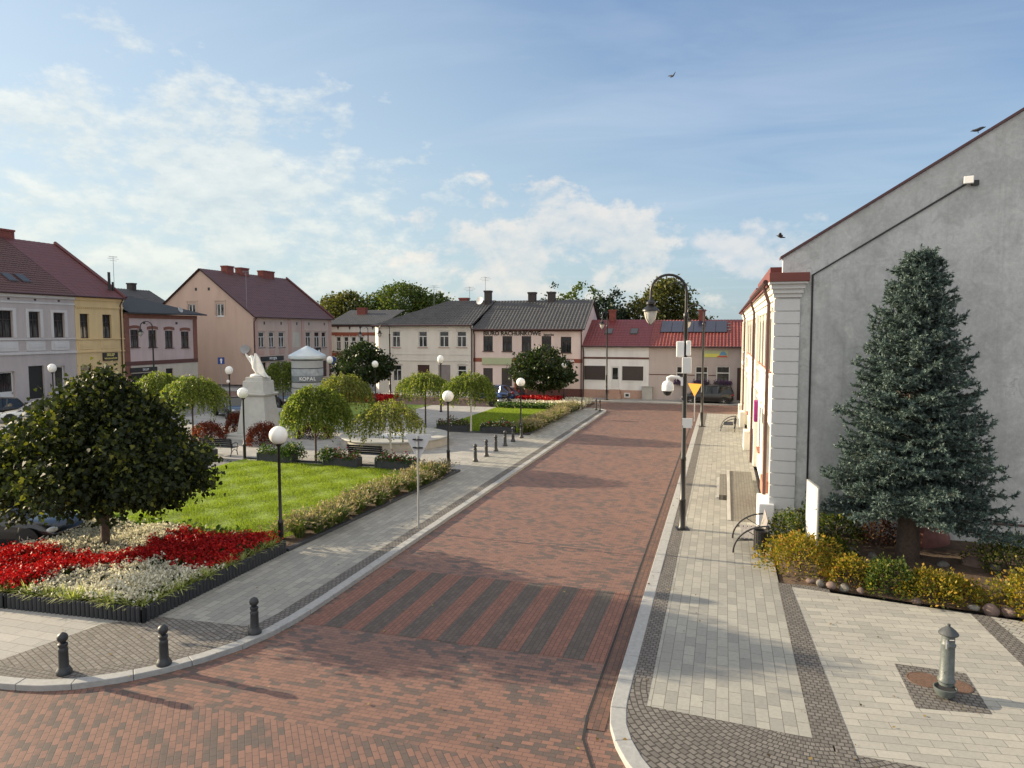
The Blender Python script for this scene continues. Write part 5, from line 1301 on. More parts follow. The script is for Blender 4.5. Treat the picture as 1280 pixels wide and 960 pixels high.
# ------------------------------------------------------------------ vehicles (local x forward)
def paint(n, c): return mm(n, c, .28, .03, 1, metal=.25, coat=.7)
paint('paint_white', (.62, .62, .61)); paint('paint_black', (.012, .013, .015)); paint('paint_grey_dark', (.03, .036, .045)); paint('paint_blue', (.03, .075, .22)); paint('paint_silver', (.30, .31, .32))
SHAPES = {
    'saloon': dict(L=4.55, W=1.8, body=[(-2.27, .35, .60, .70), (-2.2, .25, .88, .86), (-1.7, .22, .98, .93), (-.9, .2, .96, .97), (.2, .2, .93, .98), (1.0, .2, .9, .96), (1.7, .22, .80, .9), (2.1, .25, .66, .8), (2.27, .35, .52, .66)], cab=[(-1.75, .95), (1.05, .88)], roof=[(-1.05, 1.40), (-.4, 1.46), (.1, 1.43)], wb=(-1.35, 1.42)),
    'hatch': dict(L=4.1, W=1.75, body=[(-2.05, .35, .85, .80), (-1.98, .25, 1.0, .9), (-1.2, .2, 1.0, .97), (0, .2, .97, .98), (.9, .2, .95, .96), (1.5, .22, .88, .9), (1.9, .25, .72, .8), (2.05, .35, .55, .66)], cab=[(-1.98, .98), (1.1, .93)], roof=[(-1.6, 1.44), (-.6, 1.52), (.1, 1.46)], wb=(-1.25, 1.28)),
    'van': dict(L=4.5, W=1.83, body=[(-2.25, .35, .95, .82), (-2.18, .25, 1.06, .92), (-1.2, .2, 1.06, .98), (0, .2, 1.03, .98), (1.0, .2, 1.0, .96), (1.7, .22, .92, .9), (2.1, .25, .74, .8), (2.25, .35, .55, .66)], cab=[(-2.2, 1.04), (1.5, .96)], roof=[(-1.95, 1.58), (-.9, 1.68), (.35, 1.62)], wb=(-1.4, 1.42)),
}


def car(name, label, cat, loc, rz, kind, pm, group=None):
    S = SHAPES[kind]; Wd = S['W'] / 2
    t = thing(name, label, cat, loc, rz, group)
    rings = []
    for x, zb, zt, k in S['body']:
        w = Wd * k; zm = zb + (zt - zb) * .62
        half = [(w * .88, zb), (w * .98, zb + .12), (w, zm), (w * .95, zt - .05), (w * .80, zt)]
        rings.append([Vector((x, y, z)) for y, z in half] + [Vector((x, -y, z)) for y, z in reversed(half)])
    b = MB().loft(rings).build('body', pm, t, smooth=True)
    sub = b.modifiers.new('smooth', 'SUBSURF'); sub.levels = 1; sub.render_levels = 2
    (xa, za), (xb, zb_) = S['cab']; rf_ = S['roof']
    gr = [[(xa, za)] + [(xa, za)], None]
    prof = [(xa, za)] + list(rf_) + [(xb, zb_)]
    wl = [Wd * .90, Wd * .74, Wd * .76, Wd * .74, Wd * .88]
    # glasshouse between the belt and the roof line
    gm = MB(); zbelt = lambda x: za + (zb_ - za) * (x - xa) / (xb - xa) - .06
    for i in range(len(prof) - 1):
        p, q = prof[i], prof[i + 1]
        for s in (1, -1):
            v = [(p[0], s * Wd * .91, zbelt(p[0])), (q[0], s * Wd * .91, zbelt(q[0])), (q[0], s * wl[i + 1], q[1] - .03), (p[0], s * wl[i], p[1] - .03)]
            gm.poly(v if s < 0 else v[::-1])
        gm.quad((p[0], -wl[i], p[1] - .03), (q[0], -wl[i + 1], q[1] - .03), (q[0], wl[i + 1], q[1] - .03), (p[0], wl[i], p[1] - .03))
    gm.build('windows', mt['glass_dark'], t)
    rm = MB()
    rr_ = [[(x, -w * .96, z - .05), (x, -w * .98, z - .01), (x, -w * .8, z + .03), (x, w * .8, z + .03), (x, w * .98, z - .01), (x, w * .96, z - .05)] for (x, z), w in zip(rf_, wl[1:4])]
    rm.loft([[Vector(p) for p in r_] for r_ in rr_]).build('roof', pm, t, smooth=True)
    pl__ = MB()
    for s in (1, -1):
        pl__.bar((xb, s * Wd * .9, zb_ - .05), (rf_[-1][0], s * wl[3] * 1.0, rf_[-1][1] - .02), .07, .05); pl__.bar((xa, s * Wd * .91, za - .05), (rf_[0][0], s * wl[1] * 1.0, rf_[0][1] - .02), .12, .06)
        for u in (.1, -.85):
            pl__.bar((u, s * Wd * .925, zbelt(u)), (u - .08, s * wl[2] * 1.01, rf_[1][1] - .06), .07, .03)
    pl__.build('pillars', pm, t)
    for wx in S['wb']:
        for s in (1, -1):
            M_ = Matrix.Rotation(R(90), 3, 'X')
            wh = MB().lathe([(.20, -.1), (.30, -.1), (.325, -.07), (.325, .07), (.30, .1), (.20, .1)], (wx, s * (Wd - .11), .325), 24, M_).build('wheel', mt['rubber'], t, smooth=True)
            r_ = MB().lathe([(.215, -.02), (.205, .0), (.05, .012), (.01, .012)] if True else [], (wx, s * (Wd - .02), .325), 20, Matrix.Rotation(R(-90 * s), 3, 'X'))
            for k in range(5):
                a = 2 * PI * k / 5
                r_.bar((wx, s * (Wd + .0), .325), (wx + .19 * math.cos(a), s * (Wd + .0), .325 + .19 * math.sin(a)), .05, .02)
            r_.build('rim', mt['rim_silver'], wh)
            MB().lathe([(.385, -.005), (.385, .005)], (wx, s * (Wd * .985), .345), 24, M_).build('wheel_arch', mt['rubber'], t)
    x1 = S['body'][-2][0]; x0 = S['body'][1][0]
    for s in (1, -1):
        MB().ball((x1 - .06, s * Wd * .66, .64), .16, 12, 8, (.9, 1, .5)).build('headlight', mt['lamp_clear'], t, smooth=True)
        MB().ball((x0 + .06, s * Wd * .78, .86), .14, 12, 8, (.8, .8, 1)).build('tail_light', mt['lamp_red'], t, smooth=True)
        MB().obox((xb - .35, s * (Wd * .98), zb_ + .06), (.1, .2, .13), Matrix.Identity(3)).build('wing_mirror', pm, t, bevel=.02)
    MB().box(x1 + .12, x1 + .2, -.26, .26, .36, .47).build('number_plate', mt['white_paint'], t); MB().box(x0 - .1, x0 - .03, -.26, .26, .6, .71).build('number_plate', mt['white_paint'], t)
    return t
car('parked_car', 'black car cut off by the left edge beside the flower bed', 'car', (-20.3, 15.75, -.02), R(8), 'hatch', mt['paint_black'])
car('parked_car', 'white saloon car parked in front of the lavender house', 'car', (-46.3, 38.0, -.02), R(-132), 'saloon', mt['paint_white'])
car('parked_car', 'pale silver car parked nearest the square, partly behind the near tree', 'car', (-38.6, 31.4, -.02), R(-80), 'saloon', mt['paint_silver'])
car('parked_car', 'dark car at the left edge behind the pale parked car', 'car', (-50.6, 38.0, -.02), R(-115), 'hatch', mt['paint_black'])
car('parked_car', 'white car behind the globe lamp near the near tree', 'car', (-50.5, 44.0, -.02), R(-150), 'hatch', mt['paint_white'])
car('parked_car', 'dark blue grey car parked behind the monument', 'car', (-35.0, 44.5, .0), R(-35), 'saloon', mt['paint_grey_dark'])
car('parked_car', 'black car parked behind the dark blue grey one, in front of the salmon gable', 'car', (-36.0, 52.0, -.02), R(-30), 'hatch', mt['paint_black'])
car('parked_car', 'blue saloon car parked in front of the pale pink house', 'car', (-20.3, 62.5, ROAD), R(172), 'saloon', mt['paint_blue'])
car('parked_van', 'black people carrier parked in front of the mauve house', 'car', (-1.3, 65.2, ROAD), R(180), 'van', mt['paint_black'])

# motorcycle
t = thing('motorcycle', 'dark parked motorcycle in front of the blue car', 'motorcycle', (-18.2, 57.6, ROAD), R(200))
for x in (-.72, .72):
    w_ = MB(); M_ = Matrix.Rotation(R(90), 3, 'X')
    w_.lathe([(.24, -.05), (.31, -.05), (.33, 0), (.31, .05), (.24, .05)], (x, 0, .33), 22, M_); wo = w_.build('wheel', mt['rubber'], t, smooth=True)
    r_ = MB().lathe([(.05, -.04), (.05, .04)], (x, 0, .33), 10, M_)
    for k in range(8): r_.bar((x, 0, .33), (x + .25 * math.cos(k * PI / 4), 0, .33 + .25 * math.sin(k * PI / 4)), .015)
    r_.build('rim', mt['rim_silver'], wo)
MB().tube([(.72, 0, .33), (.45, 0, .95)], .035, 8).tube([(.45, 0, .85), (0, 0, .4), (-.3, 0, .4), (-.72, 0, .33)], .035, 8).tube([(.45, 0, .9), (-.2, 0, .72), (-.8, 0, .85)], .03, 8).build('frame', mt['black_iron'], t)
MB().ball((.15, 0, .86), .26, 14, 10, (1.2, .6, .65)).build('fuel_tank', mt['paint_blue'], t, smooth=True); MB().ball((-.4, 0, .82), .3, 14, 10, (1.25, .5, .3)).build('seat', mt['rubber'], t, smooth=True)
MB().ball((.0, 0, .48), .22, 10, 8, (1.1, .7, .9)).tube([(-.1, .14, .35), (-.9, .18, .42)], .05, 8).build('engine', mt['steel'], t, smooth=True)
MB().tube([(.42, -.36, 1.05), (.45, -.1, .98), (.45, .1, .98), (.42, .36, 1.05)], .02, 7).build('handlebar', mt['black_iron'], t); MB().ball((.6, 0, .95), .12, 12, 8).build('headlight', mt['lamp_clear'], t, smooth=True); MB().ball((.5, 0, 1.16), .2, 10, 8, (.25, 1, 1)).build('windscreen', mt['glass_dark'], t, smooth=True)
MB().box(-.95, -.6, -.2, .2, .9, 1.2).build('top_box', mt['black_iron'], t, bevel=.04)

# birds
def bird(label, loc, rz, tilt, perched=False, s=1.):
    t = thing('bird', label, 'bird', loc, rz); t.rotation_euler = (0, tilt, rz); t.scale = (s,) * 3
    bp_ = [((-.3, 0, 0), .02, .05, (1, 0, 0)), ((-.18, 0, 0), .04, .045, (1, 0, 0)), ((0, 0, 0), .075, .08, (1, 0, 0)), ((.12, 0, .02), .06, .06, (1, 0, .1)), ((.2, 0, .05), .045, .045, (1, 0, .1)), ((.25, 0, .05), .02, .02, (1, 0, 0)), ((.31, 0, .04), .004, .004, (1, 0, -.2))]
    MB().loft([ring(*b_, n=10) for b_ in bp_]).build('body', mt['feather'], t, smooth=True)
    if perched:
        MB().tube([(.02, .03, -.06), (.03, .03, -.15)], .008, 5).tube([(.02, -.03, -.06), (.03, -.03, -.15)], .008, 5).build('legs', mt['black_iron'], t)
        for s_ in (1, -1): MB().ball((-.06, s_ * .07, .01), .15, 10, 6, (1.2, .12, .4)).build('wing', mt['feather'], t, smooth=True)
    else:
        for s_ in (1, -1):
            m = MB(); q = [(.1, 0, 0), (.14, .2, .12), (.05, .48, .2), (-.05, .5, .2), (-.08, .25, .1), (-.1, 0, 0)]
            up_ = [(x, s_ * (y + .04), z + .012) for x, y, z in q]; dn = [(x, s_ * (y + .04), z - .012) for x, y, z in q]; n = len(q)
            m.add(up_ + dn, [tuple(range(n)), tuple(range(2 * n - 1, n - 1, -1))] + [(i, i + n, (i + 1) % n + n, (i + 1) % n) for i in range(n)]); m.build('wing', mt['feather'], t)
    return t
mm('feather', (.03, .032, .035), .7, .2, 8)
bird('small dark bird flying high in the middle of the sky', (-2.92, 40, 19.97), R(40), R(-35), s=.6)
bird('dark bird flying low, left of the gable slope', (2.05, 30, 10.0), R(170), R(-12), s=.6)
bird('dark pigeon perched on the sloping gable coping', (6.62, 22.95, 11.87), R(180), R(20), True, .62)

# ------------------------------------------------------------------ plants
def lump(th, z, k):
    return 1 + .13 * np.sin(3 * th + k + z * 1.7) + .09 * np.sin(5 * th - 2 * k + z * 3.1) + .06 * np.sin(9 * th + k * 3 - z * 5)


def crown_points(prof, n, rs, k, inner=.45, lumpy=1.):
    zs = np.array([p[0] for p in prof]); r_ = np.array([p[1] for p in prof])
    z = rs.uniform(zs[0], zs[-1], n * 4); rr = np.interp(z, zs, r_)
    keep = rs.uniform(0, r_.max(), n * 4) < rr; z = z[keep][:n]; rr = rr[keep][:n]
    th = rs.uniform(0, 2 * PI, len(z)); f = np.sqrt(rs.uniform(inner ** 2, 1, len(z)))
    q = rr * f * (1 + (lump(th, z, k) - 1) * lumpy)
    return np.column_stack([q * np.cos(th), q * np.sin(th), z + rs.normal(0, .05, len(z))]), th


def leafy_tree(name, label, cat, loc, prof, clusters, per, crad, lsize, lm, shape=DIAMOND, seed=1, trunk_r=.1, bark=None, group=None, limbs=8, flat=.6, up=.5, parent_rz=0, lumpy=1.):
    t = thing(name, label, cat, loc, parent_rz, group)
    rs = np.random.RandomState(seed); k = seed * 1.3
    C, th = crown_points(prof, clusters, rs, k, lumpy=lumpy)
    if lumpy > 1.3:
        X_, _t = crown_points(prof, 46, rs, k + 2, inner=.97, lumpy=lumpy); X_ = X_ * np.array([1.13, 1.13, 1.0]); C = np.vstack([C, X_])
    P = np.repeat(C, per, axis=0)
    off = rs.normal(size=P.shape) * crad; off[:, 2] *= flat
    P = P + off
    d = unit(P - np.array([0, 0, np.mean([p[0] for p in prof]) - .3])) * .6 + rs.normal(size=P.shape) * .6; d[:, 2] -= .35
    soup('crown', leaf_array(P, lsize * rs.uniform(.6, 1.15, len(P)), shape, tdir=d, up=up, rs=rs), len(shape), lm, t)
    z0 = prof[0][0]; zt = prof[-1][0]
    m = MB().tube([(0, 0, -.1), (0, 0, .08), (.01, 0, z0 * .5), (.02, .01, z0 + .1), (.0, .0, z0 + (zt - z0) * .55), (.02, 0, z0 + (zt - z0) * .8)], [trunk_r * 1.35, trunk_r * 1.1, trunk_r, trunk_r * .95, trunk_r * .5, .015], 10)
    for i in range(limbs):
        a = 2 * PI * i / limbs + rs.uniform(-.3, .3); zz = z0 + rs.uniform(-.02, .35) * (zt - z0)
        tz = min(zt - .2, zz + (zt - z0) * rs.uniform(.1, .5)); rr = float(np.interp(tz, [p[0] for p in prof], [p[1] for p in prof])) * .8
        m.tube([(0, 0, zz), (rr * .45 * math.cos(a), rr * .45 * math.sin(a), (zz + tz) / 2 + .1), (rr * math.cos(a), rr * math.sin(a), tz)], [trunk_r * .45, trunk_r * .28, .01], 6)
    m.build('trunk', bark or mt['bark_dark'], t, smooth=True)
    return t


leafy_tree('globe_maple_tree', 'large dark round headed maple standing in the red and white flower bed', 'tree', (-16.42, 15.38, .1),
           [(1.55, 1.4), (1.85, 2.25), (2.3, 2.7), (2.8, 2.45), (3.4, 1.95), (4.0, 1.4), (4.5, .8), (4.85, .25)], 300, 140, .27, .128, LM['maple'], MAPLE, 3, .12, limbs=12, flat=.75, lumpy=1.35).scale = (.93, .93, 1)
leafy_tree('globe_maple_tree', 'dark round headed tree with a ring of red flowers in front of the ivory house', 'tree', (-32.8, 60.4, 0),
           [(1.35, .8), (1.9, 2.2), (2.6, 2.75), (3.4, 2.6), (4.2, 1.9), (4.9, 1.0), (5.2, .3)], 240, 34, .26, .26, LM['dark_maple'], OVAL, 5, .12)
leafy_tree('globe_maple_tree', 'dark round headed tree in the red flower bed before the pale pink house', 'tree', (-15.4, 61.6, 0),
           [(1.3, .8), (1.8, 2.3), (2.5, 2.85), (3.3, 2.6), (4.0, 1.9), (4.6, 1.0), (4.95, .35)], 240, 34, .26, .26, LM['dark_maple'], OVAL, 8, .11)


def weeping(name, label, loc, R_, zt, zb, n, seed, lm, white=False, group='weeping birches in the park', tr=.05, den=1., lean=0):
    t = thing(name, label, 'tree', loc, 0, group)
    rs = np.random.RandomState(seed); P = []; D = []; tw = MB()
    ns = int(n * 1.25)
    for i in range(ns):
        a = rs.uniform(0, 2 * PI); f = math.sqrt(rs.uniform(0.02, 1)); r0 = R_ * f * (1 + .14 * math.sin(3 * a + seed) + .08 * math.sin(7 * a + seed * 2))
        h0 = zt - (zt - zb) * .36 * (f ** 2.0) + rs.normal(0, .09)
        low = zb + rs.uniform(0, .75) * (1 if f > .6 else 1.7) + .2 * math.sin(5 * a + seed)
        L_ = max(.35, min(h0 - low, rs.uniform(.7, 1.9)))
        ca, sa = math.cos(a), math.sin(a); m_ = max(8, int(L_ * 22 * den))
        s = np.linspace(0, 1, m_)
        rr = r0 + .34 * np.sin(s * PI / 2) * (.4 + .6 * f)
        z = h0 + .12 * np.sin(s * PI * .5) * (1 - f) - L_ * s ** 1.35
        wob = rs.normal(0, .03, (m_, 3))
        P.append(np.column_stack([rr * ca, rr * sa, z]) + wob)
        D.append(np.column_stack([np.full(m_, ca * .5), np.full(m_, sa * .5), -.5 - s]) + rs.normal(0, .35, (m_, 3)))
        if i % 6 == 0: tw.tube([(r0 * ca * .2, r0 * sa * .2, h0 - .15), (r0 * ca, r0 * sa, h0), ((r0 + .3) * ca, (r0 + .3) * sa, h0 - L_ * .7)], [.012, .008, .003], 4)
    P = np.vstack(P); D = np.vstack(D)
    soup('crown', leaf_array(P, .115 * rs.uniform(.7, 1.2, len(P)), DIAMOND, tdir=D, rs=rs), 4, lm, t)
    tw.build('twigs', mt['bark_dark'], t)
    MB().tube([(0, 0, -.05), (.01 + lean, 0, zb * .6), (lean, .0, (zb + zt) / 2), (.04, .02, zt - .2)], [tr * 1.25, tr, tr * .9, tr * .5], 9).build('trunk', mt['bark_birch' if white else 'bark_dark'], t, smooth=True)
    return t
weeping('weeping_birch', 'full umbrella shaped weeping birch at the centre of the near plaza edge', (-18.87, 29.97, 0), 1.42, 3.65, 1.15, 430, 1, LM['birch'])
weeping('weeping_birch', 'thin wispy weeping birch with a white trunk in front of the fountain', (-14.98, 30.05, 0), 1.38, 3.0, 1.3, 230, 2, LM['birch_dry'], True, lean=.06, den=.8)
weeping('weeping_birch', 'weeping birch on a slender white trunk between the two far planters', (-15.04, 41.5, 0), 1.35, 3.7, 1.75, 300, 3, LM['birch'], True)
weeping('weeping_birch', 'broad weeping birch left of the white trunked one on the far lawn', (-18.6, 42.6, 0), 1.45, 3.6, 1.75, 300, 4, LM['birch'])
weeping('weeping_birch', 'weeping birch right of the near maple, by the left red barberry', (-30.6, 35.25, 0), 1.6, 3.6, 1.2, 380, 5, LM['birch'])
weeping('weeping_birch', 'weeping birch showing just above the right shoulder of the near maple', (-34.3, 36.6, 0), 1.55, 3.7, 1.2, 340, 6, LM['birch'])
weeping('weeping_birch', 'shaded weeping birch immediately right of the monument', (-32.0, 46.5, 0), 1.5, 4.0, 1.3, 320, 7, LM['birch'])
weeping('weeping_birch', 'weeping birch half hidden behind the central umbrella shaped one', (-22.2, 38.6, 0), 1.45, 3.7, 1.4, 300, 8, LM['birch_dry'])


def shrub(name, label, loc, rx, ry, h, lm, seed, n=1500, ls=.085, group=None, shape=DIAMOND, stems=10, cat='shrub', rz=0):
    t = thing(name, label, cat, loc, rz, group)
    rs = np.random.RandomState(seed)
    a = rs.uniform(0, 2 * PI, n); u = rs.uniform(0, 1, n); f = rs.uniform(.55, 1.0, n) ** .5
    el_ = np.arcsin(u ** .8)
    l_ = 1 + .16 * np.sin(4 * a + seed) * np.cos(el_) + .10 * np.sin(7 * a + el_ * 5 + seed * 2)
    P = np.column_stack([rx * f * l_ * np.cos(a) * np.cos(el_), ry * f * l_ * np.sin(a) * np.cos(el_), h * f * l_ * np.sin(el_) + .02])
    P += rs.normal(0, .035, P.shape)
    D = unit(P) * .8 + rs.normal(0, .5, P.shape) + np.array([0, 0, .3])
    soup('foliage', leaf_array(P, ls * rs.uniform(.6, 1.3, n), shape, tdir=D, up=.5, rs=rs), len(shape), lm, t)
    m = MB()
    for i in range(stems):
        b = rs.uniform(0, 2 * PI); m.tube([(0.05 * math.cos(b), .05 * math.sin(b), -.05), (rx * .3 * math.cos(b), ry * .3 * math.sin(b), h * .5), (rx * .6 * math.cos(b), ry * .6 * math.sin(b), h * .8)], [.012, .009, .004], 4)
    m.build('stems', mt['bark_dark'], t)
    return t
shrub('barberry_bush', 'red leaved barberry left of the globe lamp, behind the left plaza bench', (-28.4, 33.9, 0), 1.0, .95, 1.05, LM['barberry'], 1, 4200)
shrub('barberry_bush', 'narrow red barberry at the left foot of the monument', (-28.6, 36.6, 0), .7, .7, 1.25, LM['barberry'], 2, 3200)
shrub('barberry_bush', 'dark red barberry before the right foot of the monument', (-24.5, 33.7, 0), 1.05, .95, 1.15, LM['barberry'], 3, 4600)
shrub('barberry_bush', 'purple brown barberry right of the monument, under the central birch', (-23.2, 36.8, 0), 1.2, 1.0, .9, LM['barberry_dark'], 4, 4000)
shrub('green_shrub', 'rounded green shrub at the plaza edge right of the nearest globe lamp', (-19.75, 29.35, .2), .62, .5, .72, LM['planter_green'], 5, 1300)
shrub('green_shrub', 'green shrub at the left end of the fountain bench', (-17.75, 29.2, .2), .5, .4, .6, LM['planter_green'], 6, 900)

# yellow shrubs and companions along the gable bed
ys = [('broad golden spirea bush beside the litter bin', (2.05, 19.55, .05), 1.05, .75, .95, 'spirea', 2600), ('golden spirea bush behind the broad one, against the wall corner', (1.95, 21.6, .1), .7, .65, 1.0, 'spirea_green', 1500),
      ('small dark green bush in front of the information board', (2.95, 20.6, .1), .6, .5, .62, 'spirea_green', 1000), ('low golden spirea over the cobbles edge, left of the flowering green bush', (3.15, 18.95, .05), .65, .5, .62, 'spirea', 1300),
      ('rounded green bush with yellow flowers at the bed edge', (3.95, 18.55, .05), .62, .55, .78, 'spirea_green', 1500), ('straggly golden spirea right of the flowering green bush', (4.75, 18.35, .05), .72, .55, .66, 'spirea', 1400),
      ('small golden spirea low between boulders', (5.4, 18.5, .05), .5, .5, .5, 'spirea', 800), ('large bright golden spirea cut by the right edge', (7.0, 18.1, .05), 1.15, .85, .95, 'spirea', 2800),
      ('golden green bush behind the large bright one, near the wall', (7.2, 20.6, .15), 1.0, .8, .95, 'spirea_green', 1800), ('dark green bush against the wall behind the information board', (3.3, 22.3, .15), .75, .45, .9, 'spirea_green', 1200),
      ('yellow green bush at the far right edge of the bed', (8.6, 19.2, .1), 1.1, .9, .9, 'spirea', 1800)]
for i, (l, p, rx, ry, h, k, n) in enumerate(ys):
    shrub('spirea_bush' if k == 'spirea' else 'green_shrub', l, p, rx, ry, h, LM[k], 20 + i, int(n * 1.25), .075, 'shrubs in the bed along the gable')
shrub('barberry_bush', 'reddish brown barberry left of the spruce trunk', (4.3, 22.0, .2), .5, .45, 1.15, LM['barberry_dark'], 40, 1300, .07)
shrub('young_shrub', 'slim upright young green shrub against the wall pipe', (2.6, 22.75, .15), .25, .2, 1.4, LM['planter_green'], 41, 420, .10)

# boulders
def rock(label, loc, r, mat, seed, sc=(1, .8, .7)):
    rs = random.Random(seed); m = MB().ball((0, 0, 0), r, 12, 8, sc)
    k = [rs.uniform(0, 6) for _ in range(4)]
    for i, p in enumerate(m.v):
        q = Vector(p); d = 1 + .19 * math.sin(q.x / r * 2.6 + k[0]) + .17 * math.sin(q.y / r * 3.1 + k[1]) + .1 * math.sin(q.z / r * 3.7 + k[2] + q.x / r * 2); m.v[i] = tuple(q * d)
    o = m.build('boulder', mat, smooth=True, loc=loc); o.rotation_euler = (0, 0, rs.uniform(0, 6))
    return tag(o, label, 'boulder', 'boulders in the bed along the gable')
mm('rock_pink', (.15, .105, .09), .85, .25, 6, .5, 25); mm('rock_grey', (.145, .135, .12), .85, .25, 6, .5, 25); mm('rock_red', (.20, .085, .07), .85, .25, 4, .5, 18)
rs_ = [((2.2, 18.7, .1), .13, 'rock_pink'), ((2.42, 18.58, .1), .14, 'rock_grey'), ((2.62, 18.52, .1), .16, 'rock_pink'), ((2.95, 18.45, .08), .15, 'rock_grey'), ((3.3, 18.4, .06), .12, 'rock_pink'), ((4.42, 18.05, .06), .17, 'rock_pink'),
       ((5.55, 17.95, .08), .15, 'rock_grey'), ((5.85, 17.9, .08), .2, 'rock_pink'), ((6.2, 17.85, .08), .2, 'rock_pink'), ((3.5, 20.9, .25), .24, 'rock_grey'), ((4.0, 20.7, .25), .18, 'rock_grey'), ((3.75, 20.2, .25), .13, 'rock_pink'),
       ((5.6, 20.5, .25), .2, 'rock_grey'), ((6.3, 20.7, .27), .32, 'rock_pink'), ((6.75, 20.5, .27), .18, 'rock_grey'), ((6.95, 20.2, .27), .16, 'rock_pink')]
for i, (p, r, k) in enumerate(rs_): rock('%s boulder lying among the shrubs of the gable bed' % ('pinkish' if k == 'rock_pink' else 'grey'), p, r * .85, mt[k], i)
rock('large dark red boulder leaning against the gable wall, right of the spruce trunk', (5.75, 22.4, .4), .52, mt['rock_red'], 77, (1, .6, 1))

# blue spruce
t = thing('blue_spruce', 'tall blue green spruce standing against the grey gable wall', 'tree', (4.85, 20.95, .1))
rs = np.random.RandomState(5); V = []; bm_ = MB()
HT = 8.35
def brush(a, b, w):
    """needles round a twig from a to b"""
    d = b - a; L_ = np.linalg.norm(d); d = d / L_; n = max(14, int(L_ / .0085))
    s = rs.uniform(0, 1, n); base = a + np.outer(s, b - a)
    p = unit(np.cross(rs.normal(size=(n, 3)), d)); tip = unit(p * .8 + d * .75)
    return leaf_array(base, w * rs.uniform(.75, 1.1, n), BLADE, tdir=tip, rs=rs, width=.034)
z = 1.7
while z < HT - .25:
    fr = (z - 1.7) / (HT - 1.7)
    Rm = 2.0 * (1 - fr) ** .79 + .10
    if z < 1.6: Rm *= .92
    nb_ = int(11 + 8 * (1 - fr))
    for i in range(nb_):
        a = 2 * PI * i / nb_ + rs.uniform(-.25, .25) + z * 2.1
        L_ = Rm * rs.uniform(.76, 1.08) * (1 + .08 * math.sin(z * 5.2 + 2 * math.sin(a)))
        if math.sin(a) > .3: L_ = min(L_, 1.95 / max(.3, math.sin(a)))
        o = np.array([0, 0, z + rs.uniform(-.1, .1)])
        if abs(a % (2 * PI) - 5.9) < .6 and z < 2.6: L_ *= 1.16; o[2] -= .25
        dr = np.array([math.cos(a), math.sin(a), 0])
        droop = -.26 * (1 - fr) + .40 * fr
        nseg = max(4, int(L_ / .2))
        pts = [o + dr * L_ * s + np.array([0, 0, L_ * (droop * s + .16 * s * s)]) for s in np.linspace(0, 1, nseg + 1)]
        bm_.tube([tuple(pts[0]), tuple(pts[len(pts) // 2]), tuple(pts[-1])], [.03 * (1.1 - fr), .018, .006], 5)
        side = np.array([-dr[1], dr[0], 0])
        for j in range(1, nseg + 1):
            s = j / nseg
            if s < .22: continue
            tl = .13 + .52 * (1 - s) ** .8 * min(1, L_ / 2.2)
            for sg in (1, -1):
                k = tl * rs.uniform(.8, 1.2)
                e = pts[j] + side * sg * k * .85 + dr * k * .6 + np.array([0, 0, rs.uniform(-.10, .06)])
                V.append(brush(pts[j], e, .085))
                if k > .3:
                    m1 = pts[j] + (e - pts[j]) * .5
                    V.append(brush(m1, m1 + dr * .2 + side * sg * .05 + np.array([0, 0, rs.uniform(-.04, .06)]), .08)); V.append(brush(m1, m1 - dr * .02 + side * sg * .2 + np.array([0, 0, rs.uniform(-.06, .03)]), .08))
            V.append(brush(pts[j - 1], pts[j], .08))
            for q_ in range(2 if s > .45 else 1):
                b0_ = pts[j] + side * rs.uniform(-.28, .28) * (1.2 - s) + dr * rs.uniform(-.1, .08)
                V.append(brush(b0_, b0_ + dr * rs.uniform(.06, .16) + side * rs.uniform(-.1, .1) + np.array([0, 0, rs.uniform(.05, .17)]), .085))
        V.append(brush(pts[-1], pts[-1] + dr * .14 + np.array([0, 0, .04]), .085))
    z += .235 - .05 * fr
for a in (0, 2.0, 4.2):
    V.append(brush(np.array([0, 0, HT - .6]), np.array([.22 * math.cos(a), .22 * math.sin(a), HT - .15]), .08))
V.append(brush(np.array([0, 0, HT - .9]), np.array([0.03, 0, HT + .12]), .07)); V.append(brush(np.array([.1, 0, HT - .9]), np.array([.40, .05, HT + .05]), .08)); V.append(brush(np.array([-.1, 0, HT - .8]), np.array([-.24, -.05, HT - .12]), .08))
soup('crown', np.vstack(V), 3, LM['needle'], t)
bm_.build('branches', mt['bark_dark'], t)
MB().tube([(0, 0, -.15), (0, 0, .1), (.0, .0, 1.2), (0, 0, 4), (0, 0, HT - .2)], [.36, .30, .25, .14, .02], 14).build('trunk', mt['bark_dark'], t, smooth=True)
NSPR = sum(len(v) for v in V)

